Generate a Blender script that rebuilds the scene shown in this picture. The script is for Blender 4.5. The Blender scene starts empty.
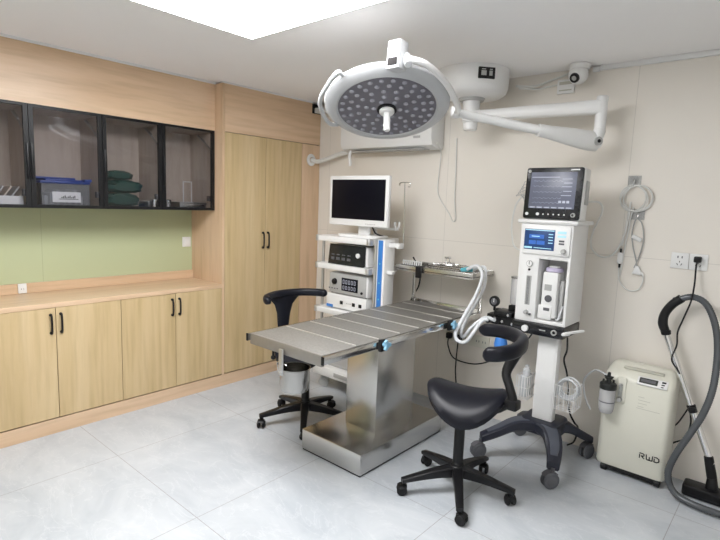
import bpy, bmesh, math, random
from mathutils import Vector, Matrix
random.seed(7)
PI = math.pi
SC = bpy.context.scene
COL = SC.collection

# ------------------------------------------------------------------ materials
def _nt(name):
    m = bpy.data.materials.new(name); m.use_nodes = True
    nt = m.node_tree; b = nt.nodes['Principled BSDF']
    return m, nt, b

def mixrgb(nt, fac, a, b, blend='MIX'):
    n = nt.nodes.new('ShaderNodeMix'); n.data_type = 'RGBA'; n.blend_type = blend
    if isinstance(fac, (int, float)): n.inputs[0].default_value = fac
    else: nt.links.new(fac, n.inputs[0])
    for v, i in ((a, 6), (b, 7)):
        if isinstance(v, (tuple, list)): n.inputs[i].default_value = (*v[:3], 1)
        else: nt.links.new(v, n.inputs[i])
    return n.outputs[2]

def coords(nt, scale=(1, 1, 1), loc=(0, 0, 0), rnd=False):
    tc = nt.nodes.new('ShaderNodeTexCoord'); mp = nt.nodes.new('ShaderNodeMapping')
    mp.inputs['Scale'].default_value = scale; mp.inputs['Location'].default_value = loc
    src = tc.outputs['Object']
    if rnd:
        oi = nt.nodes.new('ShaderNodeObjectInfo'); ad = nt.nodes.new('ShaderNodeVectorMath'); ad.operation = 'ADD'
        mu = nt.nodes.new('ShaderNodeMath'); mu.operation = 'MULTIPLY'; mu.inputs[1].default_value = 13.7
        nt.links.new(oi.outputs['Random'], mu.inputs[0])
        nt.links.new(src, ad.inputs[0]); nt.links.new(mu.outputs[0], ad.inputs[1]); src = ad.outputs[0]
    nt.links.new(src, mp.inputs['Vector'])
    return mp.outputs['Vector']

def noise(nt, vec, scale=5, detail=4, rough=.55, dist=0):
    n = nt.nodes.new('ShaderNodeTexNoise'); n.inputs['Scale'].default_value = scale
    n.inputs['Detail'].default_value = detail; n.inputs['Roughness'].default_value = rough
    n.inputs['Distortion'].default_value = dist
    nt.links.new(vec, n.inputs['Vector']); return n.outputs['Fac']

def ramp(nt, fac, stops):
    r = nt.nodes.new('ShaderNodeValToRGB'); e = r.color_ramp.elements
    while len(e) < len(stops): e.new(.5)
    for el, (p, c) in zip(e, stops):
        el.position = p; el.color = (*c, 1) if len(c) == 3 else c
    nt.links.new(fac, r.inputs['Fac']); return r.outputs['Color']

def bump(nt, b, h, strength=.1, dist=.002):
    n = nt.nodes.new('ShaderNodeBump'); n.inputs['Strength'].default_value = strength
    n.inputs['Distance'].default_value = dist
    nt.links.new(h, n.inputs['Height']); nt.links.new(n.outputs['Normal'], b.inputs['Normal'])

def mat(name, col, rough=.5, metal=0., var=.05, scale=25, stretch=(1, 1, 1), bmp=0., emit=0., spec=.5, coat=0.):
    m, nt, b = _nt(name)
    f = noise(nt, coords(nt, stretch), scale)
    lo = tuple(max(0, c*(1-var)) for c in col); hi = tuple(min(1, c*(1+var)) for c in col)
    c = mixrgb(nt, f, lo, hi)
    nt.links.new(c, b.inputs['Base Color'])
    b.inputs['Roughness'].default_value = rough; b.inputs['Metallic'].default_value = metal
    b.inputs['Specular IOR Level'].default_value = spec
    b.inputs['Coat Weight'].default_value = coat
    if bmp: bump(nt, b, f, bmp)
    if emit:
        nt.links.new(c, b.inputs['Emission Color']); b.inputs['Emission Strength'].default_value = emit
    return m

def wood(name, c1, c2, c3, stretch, rough=.42):
    m, nt, b = _nt(name)
    v = coords(nt, stretch, rnd=True)
    f = noise(nt, v, 1.0, 6, .62, .35)
    f2 = noise(nt, coords(nt, tuple(s*4 for s in stretch), rnd=True), 1.0, 3, .5)
    base = ramp(nt, f, [(.28, c1), (.5, c2), (.72, c3)])
    dk = ramp(nt, f2, [(.3, (.82, .80, .77)), (.55, (1, 1, 1))])
    nt.links.new(mixrgb(nt, .6, base, dk, 'MULTIPLY'), b.inputs['Base Color'])
    b.inputs['Roughness'].default_value = rough
    bump(nt, b, f2, .06, .001)
    return m

def thin(name, tint, gloss_rough=.02, ior=1.45, milky=0., milkcol=(.9, .9, .9)):
    m = bpy.data.materials.new(name); m.use_nodes = True; nt = m.node_tree; nt.nodes.clear()
    out = nt.nodes.new('ShaderNodeOutputMaterial')
    tr = nt.nodes.new('ShaderNodeBsdfTransparent')
    f = noise(nt, coords(nt), 6, 2)
    nt.links.new(mixrgb(nt, f, tuple(c*.97 for c in tint), tint), tr.inputs['Color'])
    src = tr.outputs[0]
    if milky:
        df = nt.nodes.new('ShaderNodeBsdfDiffuse'); df.inputs['Color'].default_value = (*milkcol, 1)
        mx = nt.nodes.new('ShaderNodeMixShader'); mx.inputs[0].default_value = milky
        nt.links.new(src, mx.inputs[1]); nt.links.new(df.outputs[0], mx.inputs[2]); src = mx.outputs[0]
    gl = nt.nodes.new('ShaderNodeBsdfGlossy'); gl.inputs['Roughness'].default_value = gloss_rough
    fr = nt.nodes.new('ShaderNodeFresnel'); fr.inputs['IOR'].default_value = ior
    ms = nt.nodes.new('ShaderNodeMixShader')
    nt.links.new(fr.outputs[0], ms.inputs[0]); nt.links.new(src, ms.inputs[1]); nt.links.new(gl.outputs[0], ms.inputs[2])
    nt.links.new(ms.outputs[0], out.inputs['Surface'])
    return m

def floor_mat():
    m, nt, b = _nt('marble_tile')
    tc = nt.nodes.new('ShaderNodeTexCoord'); mp = nt.nodes.new('ShaderNodeMapping')
    mp.inputs['Location'].default_value = (2.01+.834*4, -1.215+.834*4, 0)
    nt.links.new(tc.outputs['Object'], mp.inputs['Vector'])
    br = nt.nodes.new('ShaderNodeTexBrick'); br.offset = 0; br.squash = 1
    nt.links.new(mp.outputs[0], br.inputs['Vector'])
    br.inputs['Scale'].default_value = 1; br.inputs['Mortar Size'].default_value = .0016
    br.inputs['Mortar Smooth'].default_value = 0; br.inputs['Bias'].default_value = 0
    br.inputs['Brick Width'].default_value = .834; br.inputs['Row Height'].default_value = .834
    br.inputs['Color1'].default_value = (1, 1, 1, 1); br.inputs['Color2'].default_value = (.965, .965, .97, 1)
    br.inputs['Mortar'].default_value = (.58, .54, .53, 1)
    v = coords(nt, (1, 1.5, 1))
    cloud = noise(nt, v, 2.2, 8, .62, .8)
    base = ramp(nt, cloud, [(.3, FL1), (.5, FL2), (.7, FL3)])
    vein = noise(nt, coords(nt, (1.0, 2.0, 1), (3, 1, 0)), 2.6, 7, .6, 1.6)
    vr = ramp(nt, vein, [(.485, (0, 0, 0)), (.5, (1, 1, 1)), (.515, (0, 0, 0))])
    c = mixrgb(nt, vr, base, (.70, .72, .74))
    fac = nt.nodes.new('ShaderNodeMath'); fac.operation = 'MULTIPLY'; fac.inputs[1].default_value = .30
    nt.links.new(vr, fac.inputs[0])
    c = mixrgb(nt, fac.outputs[0], base, (.72, .73, .75))
    c = mixrgb(nt, 1.0, c, br.outputs['Color'], 'MULTIPLY')
    nt.links.new(c, b.inputs['Base Color'])
    b.inputs['Roughness'].default_value = .33
    return m

def panel_mat(name, col, u, w, h, ul, vl, seam=.8, rough=.5):
    # large wall boards with fine seams; u = index of the horizontal axis
    m, nt, b = _nt(name)
    tc = nt.nodes.new('ShaderNodeTexCoord'); sp = nt.nodes.new('ShaderNodeSeparateXYZ'); cb = nt.nodes.new('ShaderNodeCombineXYZ')
    nt.links.new(tc.outputs['Object'], sp.inputs[0])
    for k, (s, off) in enumerate(((sp.outputs[u], ul), (sp.outputs[2], vl))):
        a = nt.nodes.new('ShaderNodeMath'); a.operation = 'ADD'; a.inputs[1].default_value = off
        nt.links.new(s, a.inputs[0]); nt.links.new(a.outputs[0], cb.inputs[k])
    br = nt.nodes.new('ShaderNodeTexBrick'); br.offset = 0
    nt.links.new(cb.outputs[0], br.inputs['Vector'])
    br.inputs['Scale'].default_value = 1; br.inputs['Mortar Size'].default_value = .0018
    br.inputs['Mortar Smooth'].default_value = 0; br.inputs['Bias'].default_value = 0
    br.inputs['Brick Width'].default_value = w; br.inputs['Row Height'].default_value = h
    br.inputs['Color1'].default_value = (1, 1, 1, 1); br.inputs['Color2'].default_value = (1, 1, 1, 1)
    br.inputs['Mortar'].default_value = (seam, seam, seam, 1)
    f = noise(nt, coords(nt), 3, 5)
    c = mixrgb(nt, f, tuple(x*.97 for x in col), tuple(min(1, x*1.03) for x in col))
    c = mixrgb(nt, 1., c, br.outputs['Color'], 'MULTIPLY')
    nt.links.new(c, b.inputs['Base Color']); b.inputs['Roughness'].default_value = rough
    return m

FL1, FL2, FL3 = (.43, .465, .50), (.52, .55, .58), (.595, .62, .645)
M = {}
M['floor'] = floor_mat()
M['wall'] = panel_mat('beige_wall_board', (.80, .755, .685), 0, 1.22, 1.24, .82+1.22*4, 0, .82)
M['wallplain'] = mat('plain_beige_wall', (.80, .78, .74), .6, var=.02)
M['green'] = panel_mat('sage_green_board', (.49, .535, .325), 1, 1.22, 3.0, -1.174+1.22*4, 0, .8)
M['ceiling'] = mat('ceiling_paint', (.93, .915, .905), .8, var=.015, scale=4)
M['oak'] = wood('light_oak_vertical', (.52, .385, .198), (.595, .448, .248), (.65, .508, .302), (9, 9, .6))
M['oakh'] = wood('pink_oak_horizontal', (.625, .435, .275), (.685, .49, .32), (.735, .54, .37), (7, .7, 9), .30)
M['oakd'] = wood('pink_oak_vertical', (.625, .435, .275), (.685, .49, .32), (.735, .54, .37), (7, 7, .6), .4)
M['inside'] = wood('cabinet_lining', (.55, .46, .38), (.60, .51, .43), (.64, .55, .47), (6, 6, .8), .6)
M['gap'] = mat('dark_gap', (.03, .022, .015), .8)
M['black'] = mat('black_plastic', (.006, .006, .007), .38, var=.2, spec=.35)
M['blackmetal'] = mat('black_powder_coat', (.007, .007, .008), .4, .1, var=.2, spec=.35)
M['leather'] = mat('black_leatherette', (.007, .0075, .012), .36, var=.25, scale=180, bmp=.08, spec=.25)
M['rubber'] = mat('dark_rubber', (.010, .010, .011), .6, var=.2, spec=.3)
M['greyrub'] = mat('grey_caster_rubber', (.10, .104, .115), .55, var=.1)
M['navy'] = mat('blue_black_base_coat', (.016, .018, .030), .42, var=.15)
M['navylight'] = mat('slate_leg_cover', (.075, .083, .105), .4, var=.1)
M['white'] = mat('white_enamel', (.80, .80, .79), .32, var=.02)
M['whitep'] = mat('white_plastic', (.78, .78, .77), .4, var=.02)
M['lampw'] = mat('lamp_white', (.50, .51, .52), .35, var=.02)
M['cream'] = mat('cream_plastic', (.70, .69, .60), .4, var=.02)
M['creamd'] = mat('cream_grip', (.50, .49, .42), .5, var=.03)
M['grey'] = mat('light_grey_plastic', (.42, .42, .41), .45, var=.04)
M['darkgrey'] = mat('dark_grey_plastic', (.10, .10, .11), .45, var=.08)
M['steel'] = mat('brushed_steel', (.58, .57, .55), .27, 1., var=.06, scale=9, stretch=(1, 1, 40))
M['steels'] = mat('polished_steel', (.70, .69, .67), .16, 1., var=.04)
M['chrome'] = mat('chrome', (.78, .78, .78), .1, 1., var=.02)
M['alu'] = mat('anodised_aluminium', (.60, .60, .60), .38, 1., var=.04)
M['tabletop'] = mat('textured_steel_top', (.28, .27, .25), .5, .6, var=.32, scale=110, bmp=.5)
M['dullsteel'] = mat('dull_steel', (.33, .31, .285), .48, .8, var=.1)
M['pailsteel'] = mat('pail_steel', (.45, .44, .42), .2, 1., var=.08, scale=14, stretch=(1, 1, .1))
M['ledge'] = mat('bright_steel_bar', (.72, .71, .68), .32, .8, var=.04)
M['blue'] = mat('blue_panel', (.035, .19, .55), .4, var=.06)
M['bluebag'] = mat('blue_bag', (.06, .25, .72), .35, var=.08)
M['cyan'] = mat('cyan_plastic', (.12, .50, .60), .35, var=.08)
M['bluek'] = mat('pale_blue_knob', (.22, .44, .60), .4, var=.06)
M['screenoff'] = mat('switched_off_screen', (.004, .004, .008), .35, var=.1, spec=.12)
M['bezel'] = mat('glossy_black_bezel', (.012, .013, .016), .2, var=.15)
M['lens'] = mat('lamp_face_grey', (.155, .15, .175), .35, var=.08)
M['led'] = mat('led_lens', (.34, .34, .385), .25, var=.06)
M['emit'] = mat('panel_diffuser', (.985, .985, 1.), .5, var=.004, emit=10.6)
M['emit_fill'] = mat('fill_panel_diffuser', (.985, .985, 1.), .5, var=.004, emit=1.35)  # weak glow for the added, unseen fill panels
M['scrgrey'] = mat('monitor_screen_glow', (.085, .092, .125), .3, var=.3, scale=6, emit=.5)
M['trace'] = mat('screen_trace', (.40, .42, .50), .4, var=.1, emit=.25)
M['scrblue'] = mat('blue_screen_glow', (.010, .035, .11), .3, var=.2, scale=20, emit=.5)
M['scrtile'] = mat('blue_screen_tile', (.03, .10, .34), .3, var=.2, emit=.5)
M['scrcyan'] = mat('screen_cyan_text', (.35, .60, .70), .3, var=.1, emit=.3)
M['lcd'] = mat('dim_lcd', (.05, .055, .05), .25, var=.15)
M['glass'] = thin('smoked_cabinet_glass', (.87, .87, .885), .03, 1.45)
M['clear'] = thin('clear_plastic', (.86, .88, .90), .08, 1.4, .12)
M['milky'] = thin('translucent_tube', (.9, .92, .93), .2, 1.4, .62, (.86, .88, .90))
M['frost'] = thin('frosted_bottle', (.92, .92, .93), .2, 1.4, .45, (.85, .85, .86))
M['hosew'] = mat('white_corrugated_hose', (.74, .76, .78), .4, var=.05)
M['hoseg'] = mat('grey_vacuum_hose', (.085, .092, .10), .26, .2, var=.08)
M['cloth'] = mat('dark_green_cloth', (.006, .055, .042), .85, var=.3, scale=40, bmp=.2)
M['bluebox'] = mat('blue_plastic', (.02, .06, .30), .4, var=.1)
M['label'] = mat('white_label', (.80, .80, .80), .6, var=.02)
M['ink'] = mat('black_ink', (.02, .02, .02), .6)
M['cordw'] = mat('white_cord', (.72, .72, .69), .5, var=.03)
M['hole'] = mat('dark_hole', (.012, .010, .010), .9)
M['purple'] = mat('pale_purple_cap', (.50, .45, .60), .4, var=.05)
M['red'] = mat('faint_red_plug', (.55, .16, .13), .4, var=.05)
M['bottlecap'] = mat('black_cap', (.012, .014, .013), .5)

# ------------------------------------------------------------------ mesh builder
def catmull(pts, n):
    P = [Vector(p) for p in pts]
    if n <= 1 or len(P) < 3: return P
    out = []
    for i in range(len(P)-1):
        p0 = P[i-1] if i else P[0]*2-P[1]
        p1, p2 = P[i], P[i+1]
        p3 = P[i+2] if i+2 < len(P) else P[-1]*2-P[-2]
        for k in range(n):
            t = k/n
            out.append(.5*((2*p1)+(p2-p0)*t+(2*p0-5*p1+4*p2-p3)*t*t+(3*p1-p0-3*p2+p3)*t**3))
    out.append(P[-1]); return out

class MB:
    def __init__(s): s.bm = bmesh.new()
    def _new(s, fn, xf=None):
        n0 = len(s.bm.verts); r = fn()
        if xf is not None:
            s.bm.verts.ensure_lookup_table()
            for v in s.bm.verts[n0:]: v.co = xf @ v.co
        return s
    def box(s, x0, x1, y0, y1, z0, z1, bev=0., seg=2, xf=None):
        t = bmesh.new(); bmesh.ops.create_cube(t, size=1)
        for v in t.verts:
            v.co = Vector((x0+(v.co.x+.5)*(x1-x0), y0+(v.co.y+.5)*(y1-y0), z0+(v.co.z+.5)*(z1-z0)))
        if bev:
            bev = min(bev, .49*min(abs(x1-x0), abs(y1-y0), abs(z1-z0)))
            bmesh.ops.bevel(t, geom=t.edges[:], offset=bev, segments=seg, affect='EDGES', profile=.5)
        return s.merge(t, xf)
    def merge(s, t, xf=None):
        if xf is not None: bmesh.ops.transform(t, matrix=xf, verts=t.verts)
        me = bpy.data.meshes.new('tmp'); t.to_mesh(me); t.free()
        s.bm.from_mesh(me); bpy.data.meshes.remove(me); return s
    def rings(s, rings, caps=True, closed=False, xf=None):
        t = bmesh.new(); R = [[t.verts.new(p) for p in r] for r in rings]; n = len(R[0])
        m = len(R)
        for i in range(m if closed else m-1):
            a, b = R[i], R[(i+1) % m]
            for k in range(n):
                try: t.faces.new((a[k], a[(k+1) % n], b[(k+1) % n], b[k]))
                except ValueError: pass
        if caps and not closed:
            t.faces.new(R[0][::-1]); t.faces.new(R[-1])
        bmesh.ops.recalc_face_normals(t, faces=t.faces)
        return s.merge(t, xf)
    def tube(s, pts, r, seg=10, n=1, closed=False, flat=None, xf=None, caps=True):
        P = catmull(pts, n); m = len(P)
        rad = (lambda i: r) if not isinstance(r, (list, tuple)) else (lambda i: _lerp(r, i/(m-1)))
        rings = []; prev = None
        for i, p in enumerate(P):
            if closed: d = P[(i+1) % m]-P[i-1]
            else: d = P[min(i+1, m-1)]-P[max(i-1, 0)]
            d.normalize()
            if prev is None:
                a = Vector((0, 0, 1)) if abs(d.z) < .9 else Vector((1, 0, 0))
                u = d.cross(a).normalized()
            else:
                u = (prev-d*prev.dot(d)).normalized()
            prev = u; w = d.cross(u); q = rad(i)
            if flat: rings.append([p+u*flat[0]*c+w*flat[1]*e for c, e in flat[2]])
            else: rings.append([p+u*q*math.cos(2*PI*k/seg)+w*q*math.sin(2*PI*k/seg) for k in range(seg)])
        return s.rings(rings, caps, closed, xf)
    def bar(s, pts, w, h, n=1, xf=None):
        # rectangular bar kept upright: w across, h in z; values may be lists
        P = catmull(pts, n); m = len(P); rings = []
        for i, p in enumerate(P):
            d = P[min(i+1, m-1)]-P[max(i-1, 0)]; d.z = 0; d.normalize()
            u = Vector((-d.y, d.x, 0))
            W = _lerp(w, i/(m-1))/2 if isinstance(w, (list, tuple)) else w/2
            H = _lerp(h, i/(m-1))/2 if isinstance(h, (list, tuple)) else h/2
            c = .22
            prof = [(-1, -1+2*c*W/max(H, W)), (-1+c, -1), (1-c, -1), (1, -1+2*c*W/max(H, W)), (1, 1-c), (1-c, 1), (-1+c, 1), (-1, 1-c)]
            rings.append([p+u*W*a+Vector((0, 0, H*b)) for a, b in prof])
        return s.rings(rings, True, False, xf)
    def cyl(s, p0, p1, r0, r1=None, seg=24, bev=0, xf=None):
        p0 = Vector(p0); p1 = Vector(p1); r1 = r0 if r1 is None else r1
        d = (p1-p0); L = d.length; d.normalize()
        a = Vector((0, 0, 1)) if abs(d.z) < .9 else Vector((1, 0, 0))
        u = d.cross(a).normalized(); w = d.cross(u)
        prof = [(r0, 0), (r1, L)] if not bev else [(r0-bev, 0), (r0, bev), (r1, L-bev), (r1-bev, L)]
        return s.rings([[p0+d*z+u*r*math.cos(2*PI*k/seg)+w*r*math.sin(2*PI*k/seg) for k in range(seg)] for r, z in prof], True, False, xf)
    def lathe(s, prof, c=(0, 0, 0), seg=32, xf=None, caps=True, closed=False):
        c = Vector(c)
        return s.rings([[c+Vector((r*math.cos(2*PI*k/seg), r*math.sin(2*PI*k/seg), z)) for k in range(seg)] for r, z in prof], caps, closed, xf)
    def prism(s, poly, h0, h1, bev=0, xf=None):
        t = bmesh.new()
        a = [t.verts.new((x, y, h0)) for x, y in poly]; b = [t.verts.new((x, y, h1)) for x, y in poly]; n = len(poly)
        t.faces.new(a[::-1]); t.faces.new(b)
        for k in range(n): t.faces.new((a[k], a[(k+1) % n], b[(k+1) % n], b[k]))
        bmesh.ops.recalc_face_normals(t, faces=t.faces)
        if bev:
            ed = [e for e in t.edges if abs(e.verts[0].co.z-e.verts[1].co.z) < 1e-6]
            bmesh.ops.bevel(t, geom=ed, offset=bev, segments=2, affect='EDGES', profile=.5)
        return s.merge(t, xf)
    def ball(s, c, r, sc=(1, 1, 1), seg=20, xf=None):
        t = bmesh.new(); bmesh.ops.create_uvsphere(t, u_segments=seg, v_segments=seg//2+2, radius=r)
        for v in t.verts: v.co = Vector((v.co.x*sc[0], v.co.y*sc[1], v.co.z*sc[2]))+Vector(c)
        return s.merge(t, xf)

def _lerp(L, t):
    x = t*(len(L)-1); i = min(int(x), len(L)-2); f = x-i
    return L[i]*(1-f)+L[i+1]*f

def XZ(y, flip=1):      # prism made in (x, z) and grown along -y from y
    return Matrix(((1, 0, 0, 0), (0, 0, -1, y), (0, 1, 0, 0), (0, 0, 0, 1)))
def YZ(x):              # prism made in (y, z), grown along +x from x
    return Matrix(((0, 0, 1, x), (1, 0, 0, 0), (0, 1, 0, 0), (0, 0, 0, 1)))
def rrect(x0, x1, y0, y1, r, n=5):
    out = []
    for cx, cy, a in ((x1-r, y1-r, 0), (x0+r, y1-r, 90), (x0+r, y0+r, 180), (x1-r, y0+r, 270)):
        for k in range(n+1):
            t = math.radians(a+90*k/n); out.append((cx+r*math.cos(t), cy+r*math.sin(t)))
    return out

# ------------------------------------------------------------------ objects
ORG = {}
def finish(me, m, smooth):
    if smooth:
        me.polygons.foreach_set('use_smooth', [True]*len(me.polygons))
        me.set_sharp_from_angle(angle=math.radians(38))
    me.materials.append(m)

def part(name, mb, m, parent, smooth=True, label=None):
    """a part: its mesh was written in room coordinates and is stored relative to its thing"""
    o0 = ORG[parent.name]
    bmesh.ops.translate(mb.bm, verts=mb.bm.verts, vec=-o0)
    me = bpy.data.meshes.new(name); mb.bm.to_mesh(me); mb.bm.free()
    finish(me, M[m], smooth)
    o = bpy.data.objects.new(name, me); COL.objects.link(o); o.parent = parent
    if parent.type != 'EMPTY' or True: ORG[o.name] = o0.copy()
    if label: o['label'] = label
    return o

def thing(name, label, cat, loc=(0, 0, 0), group=None):
    o = bpy.data.objects.new(name, None); COL.objects.link(o); o.empty_display_size = .05
    o.location = loc; o['label'] = label; o['category'] = cat
    if group: o['group'] = group
    ORG[o.name] = Vector(loc); return o

def solo(name, mb, m, label, cat, group=None, smooth=True, kind=None):
    vs = [v.co for v in mb.bm.verts]
    c = Vector(((min(v.x for v in vs)+max(v.x for v in vs))/2, (min(v.y for v in vs)+max(v.y for v in vs))/2, min(v.z for v in vs)))
    bmesh.ops.translate(mb.bm, verts=mb.bm.verts, vec=-c)
    me = bpy.data.meshes.new(name); mb.bm.to_mesh(me); mb.bm.free(); finish(me, M[m], smooth)
    o = bpy.data.objects.new(name, me); COL.objects.link(o); o.location = c
    ORG[o.name] = c
    if label: o['label'] = label; o['category'] = cat
    if group: o['group'] = group
    if kind: o['kind'] = kind
    return o

def struct(name, mb, m, smooth=False):
    me = bpy.data.meshes.new(name); mb.bm.to_mesh(me); mb.bm.free(); finish(me, M[m], smooth)
    o = bpy.data.objects.new(name, me); COL.objects.link(o); o['kind'] = 'structure'
    ORG[o.name] = Vector(); return o

def dup(root, offset, label, group=None):
    r = root.copy(); COL.objects.link(r); r.location = root.location+Vector(offset); r['label'] = label
    if group: r['group'] = group
    for ch in list(root.children):
        c = ch.copy(); COL.objects.link(c); c.parent = r
        for g in list(ch.children):
            d = g.copy(); COL.objects.link(d); d.parent = c
    ORG[r.name] = r.location.copy()
    return r

# ================================================================== SETTING
XL, XF, YB, ZC = -3.82, -3.384, 3.30, 2.35       # left wall, cabinet fronts, back wall, ceiling
XR, YF = 1.45, -1.7
struct('floor', MB().box(XL-.1, XR+.1, YF-.1, YB+.1, -.1, 0), 'floor')
struct('ceiling', MB().box(XL-.1, XR+.1, YF-.1, YB+.1, ZC, ZC+.1), 'ceiling')
struct('wall_back', MB().box(XL-.1, XR+.1, YB, YB+.1, 0, ZC), 'wall')
struct('wall_left', MB().box(XL-.1, XL, YF, YB, 0, ZC), 'green')
struct('wall_right', MB().box(XR, XR+.1, YF, YB, 0, ZC), 'wallplain')
struct('wall_front', MB().box(XL-.1, XR+.1, YF-.1, YF, 0, ZC), 'wallplain')
struct('baseboard_left', MB().box(XL, XF-.006, -.1, YB, 0, .094), 'oakh')
XS = -3.484                                        # face of the soffit and the glass wall cabinets
struct('trim_1', MB().box(XL, XS, -.1, 2.277, 1.997, 2.342), 'oakh')
struct('trim_2', MB().box(XS-.02, XS+.012, -.1, 2.277, 2.336, 2.35), 'white')

# ================================================================== BUILT-IN CABINETS
def handle_v(parent, x, y, z0, z1):
    h = MB(); zm = (z0+z1)/2; d = .022
    h.tube([(x, y, z1), (x+d*.8, y, z1-.006), (x+d, y, zm), (x+d*.8, y, z0+.006), (x, y, z0)], .0062, 8, 5)
    h.cyl((x-.001, y, z1-.003), (x+.006, y, z1-.003), .009, seg=12)
    h.cyl((x-.001, y, z0+.003), (x+.006, y, z0+.003), .009, seg=12)
    return part('handle', h, 'black', parent)

def door_leaf(parent, y0, y1, z0, z1, hy, hz0, hz1, m='oak'):
    d = part('door', MB().box(XF-.018, XF, y0+.0018, y1-.0018, z0, z1, .0012, 1), m, parent, False)
    handle_v(d, XF, hy, hz0, hz1)
    return d

def base_unit(y0, y1, label):
    t = thing('base_cabinet', label, 'cabinet', (XF-.2, (y0+y1)/2, .094), 'oak base cabinets under the worktop')
    part('carcass', MB().box(XL+.002, XF-.02, y0+.0005, y1-.0005, .095, .796), 'gap', t, False)
    ym = (y0+y1)/2
    door_leaf(t, y0, ym, .102, .797, ym-.028, .640, .758)
    door_leaf(t, ym, y1, .102, .797, ym+.028, .640, .758)
    return t
base_unit(.703, 1.493, 'light oak base cabinet at left under worktop, nearest the camera, black handles at its middle')
base_unit(1.493, 2.276, 'light oak base cabinet between the left base cabinet and the tall wardrobe')
base_unit(-.087, .703, 'light oak base cabinet mostly beyond the left edge of the photo')
t = thing('worktop', 'long pinkish oak worktop with upstand over the low base cabinets', 'worktop', (XF-.2, 1.1, .798))
part('slab', MB().box(XL+.001, XF+.004, -.1, 2.276, .798, .828, .002, 1), 'oakh', t)
part('backsplash', MB().box(XL+.001, XL+.02, -.1, 2.276, .828, .893, .001, 1), 'oakh', t)

t = thing('tall_cabinet', 'full-height oak wardrobe cabinet with two doors in the back left corner', 'cabinet', (XF-.2, 2.79, .094))
part('carcass', MB().box(XL+.002, XF-.02, 2.297, YB-.001, .095, ZC-.012), 'gap', t, False)
part('side_panel', MB().box(XL+.001, XF-.001, 2.277, 2.297, .095, ZC-.012), 'oakd', t, False)
door_leaf(t, 2.298, 2.690, .102, 1.985, 2.664, 1.095, 1.222)
door_leaf(t, 2.690, 3.082, .102, 1.985, 2.716, 1.095, 1.222)
part('filler_panel', MB().box(XF-.018, XF, 3.084, 3.296, .095, 1.985), 'oakd', t, False)
tp = MB().box(XF-.018, XF, 2.299, 3.19, 1.989, ZC-.012)
tp.box(XF-.018, XF, 3.19, 3.296, 1.989, 2.255)
part('top_panel', tp, 'oakh', t, False)
part('cable_opening', MB().box(XF-.019, XF-.004, 3.19, 3.296, 2.255, ZC-.012), 'hole', t, False)
struct('trim_3', MB().box(XF-.02, XF+.006, 2.277, 3.20, 2.338, 2.35), 'white')
tr = MB().box(XF-.03, -2.95, YB-.075, YB-.005, 2.262, 2.305, .004)
solo('cable_trunking', tr, 'whitep', 'short white cable trunking leaving the dark hole above the tall wardrobe', 'trunking')

# glass wall cabinets
def wall_unit(y0, y1, label, left_handle):
    z0, z1 = 1.393, 1.996
    t = thing('wall_cabinet', label, 'cabinet', (XS-.16, (y0+y1)/2, z0), 'smoked glass wall cabinets')
    c = MB()
    c.box(XL+.002, XS-.022, y0, y0+.016, z0, z1); c.box(XL+.002, XS-.022, y1-.016, y1, z0, z1)
    c.box(XL+.002, XS-.022, y0+.016, y1-.016, z1-.016, z1)
    c.box(XL+.002, XL+.014, y0+.016, y1-.016, z0+.016, z1-.016)
    part('carcass', c, 'inside', t, False)
    part('bottom_panel', MB().box(XL+.002, XS-.022, y0, y1, z0, z0+.016), 'darkgrey', t, False)
    f = MB(); w = .026; x0, x1 = XS-.020, XS
    f.box(x0, x1, y0+.0015, y0+w, z0, z1); f.box(x0, x1, y1-w, y1-.0015, z0, z1)
    f.box(x0, x1, y0+w, y1-w, z0, z0+.020); f.box(x0, x1, y0+w, y1-w, z1-.016, z1)
    fr = part('glass_door', f, 'black', t, False)
    part('pane', MB().box(XS-.011, XS-.006, y0+w-.002, y1-w+.002, z0+.018, z1-.014), 'glass', fr, False)
    hy = y0+.012 if left_handle else y1-.012
    h = MB().box(XS, XS+.012, hy-.006, hy+.006, z0+.17, z0+.38, .002)
    part('handle', h, 'black', fr)
    st = MB(); st.tube([(XS-.03, y1-.022, z1-.14), (XS-.16, y1-.022, z1-.045)], .006, 8)
    st.tube([(XS-.10, y1-.022, z1-.085), (XS-.20, y1-.022, z1-.03)], .009, 8)
    part('gas_strut', st, 'alu', t)
    hg = MB().box(XS-.06, XS-.022, y1-.034, y1-.017, z0+.07, z0+.11, .003)
    part('hinge', hg, 'darkgrey', t)
    return t
wall_unit(.60, 1.029, 'smoked glass wall cabinet cut by the left edge, white tray inside', False)
wall_unit(1.029, 1.445, 'smoked glass wall cabinet holding a clear box with blue lid', True)
wall_unit(1.445, 1.851, 'smoked glass wall cabinet holding folded dark green drapes', True)
wall_unit(1.851, 2.276, 'smoked glass wall cabinet nearest the tall wardrobe, steel trays inside', True)

# contents of the wall cabinets
zb = 1.409
t = thing('storage_box', 'clear plastic box with white label and blue lid in second glass cabinet', 'box', (-3.67, 1.25, zb))
b = MB(); x0, x1, y0, y1 = -3.79, -3.56, 1.105, 1.385
for a in ((x0, x0+.004, y0, y1), (x1-.004, x1, y0, y1), (x0+.004, x1-.004, y0, y0+.004), (x0+.004, x1-.004, y1-.004, y1)):
    b.box(*a, zb, zb+.135)
b.box(x0, x1, y0, y1, zb, zb+.004)
part('tub', b, 'clear', t, False)
lb = part('label_card', MB().box(x1, x1+.002, 1.165, 1.33, zb+.02, zb+.085), 'label', t, False)
ink = MB()
for k in range(9):
    yy = 1.215+k*.0095; hh = .008+.010*((k*7) % 3)/2
    ink.box(x1+.002, x1+.003, yy, yy+.006, zb+.045, zb+.045+hh)
ink.box(x1+.002, x1+.003, 1.20, 1.315, zb+.038, zb+.042)
part('lettering', ink, 'ink', lb, False)
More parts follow.
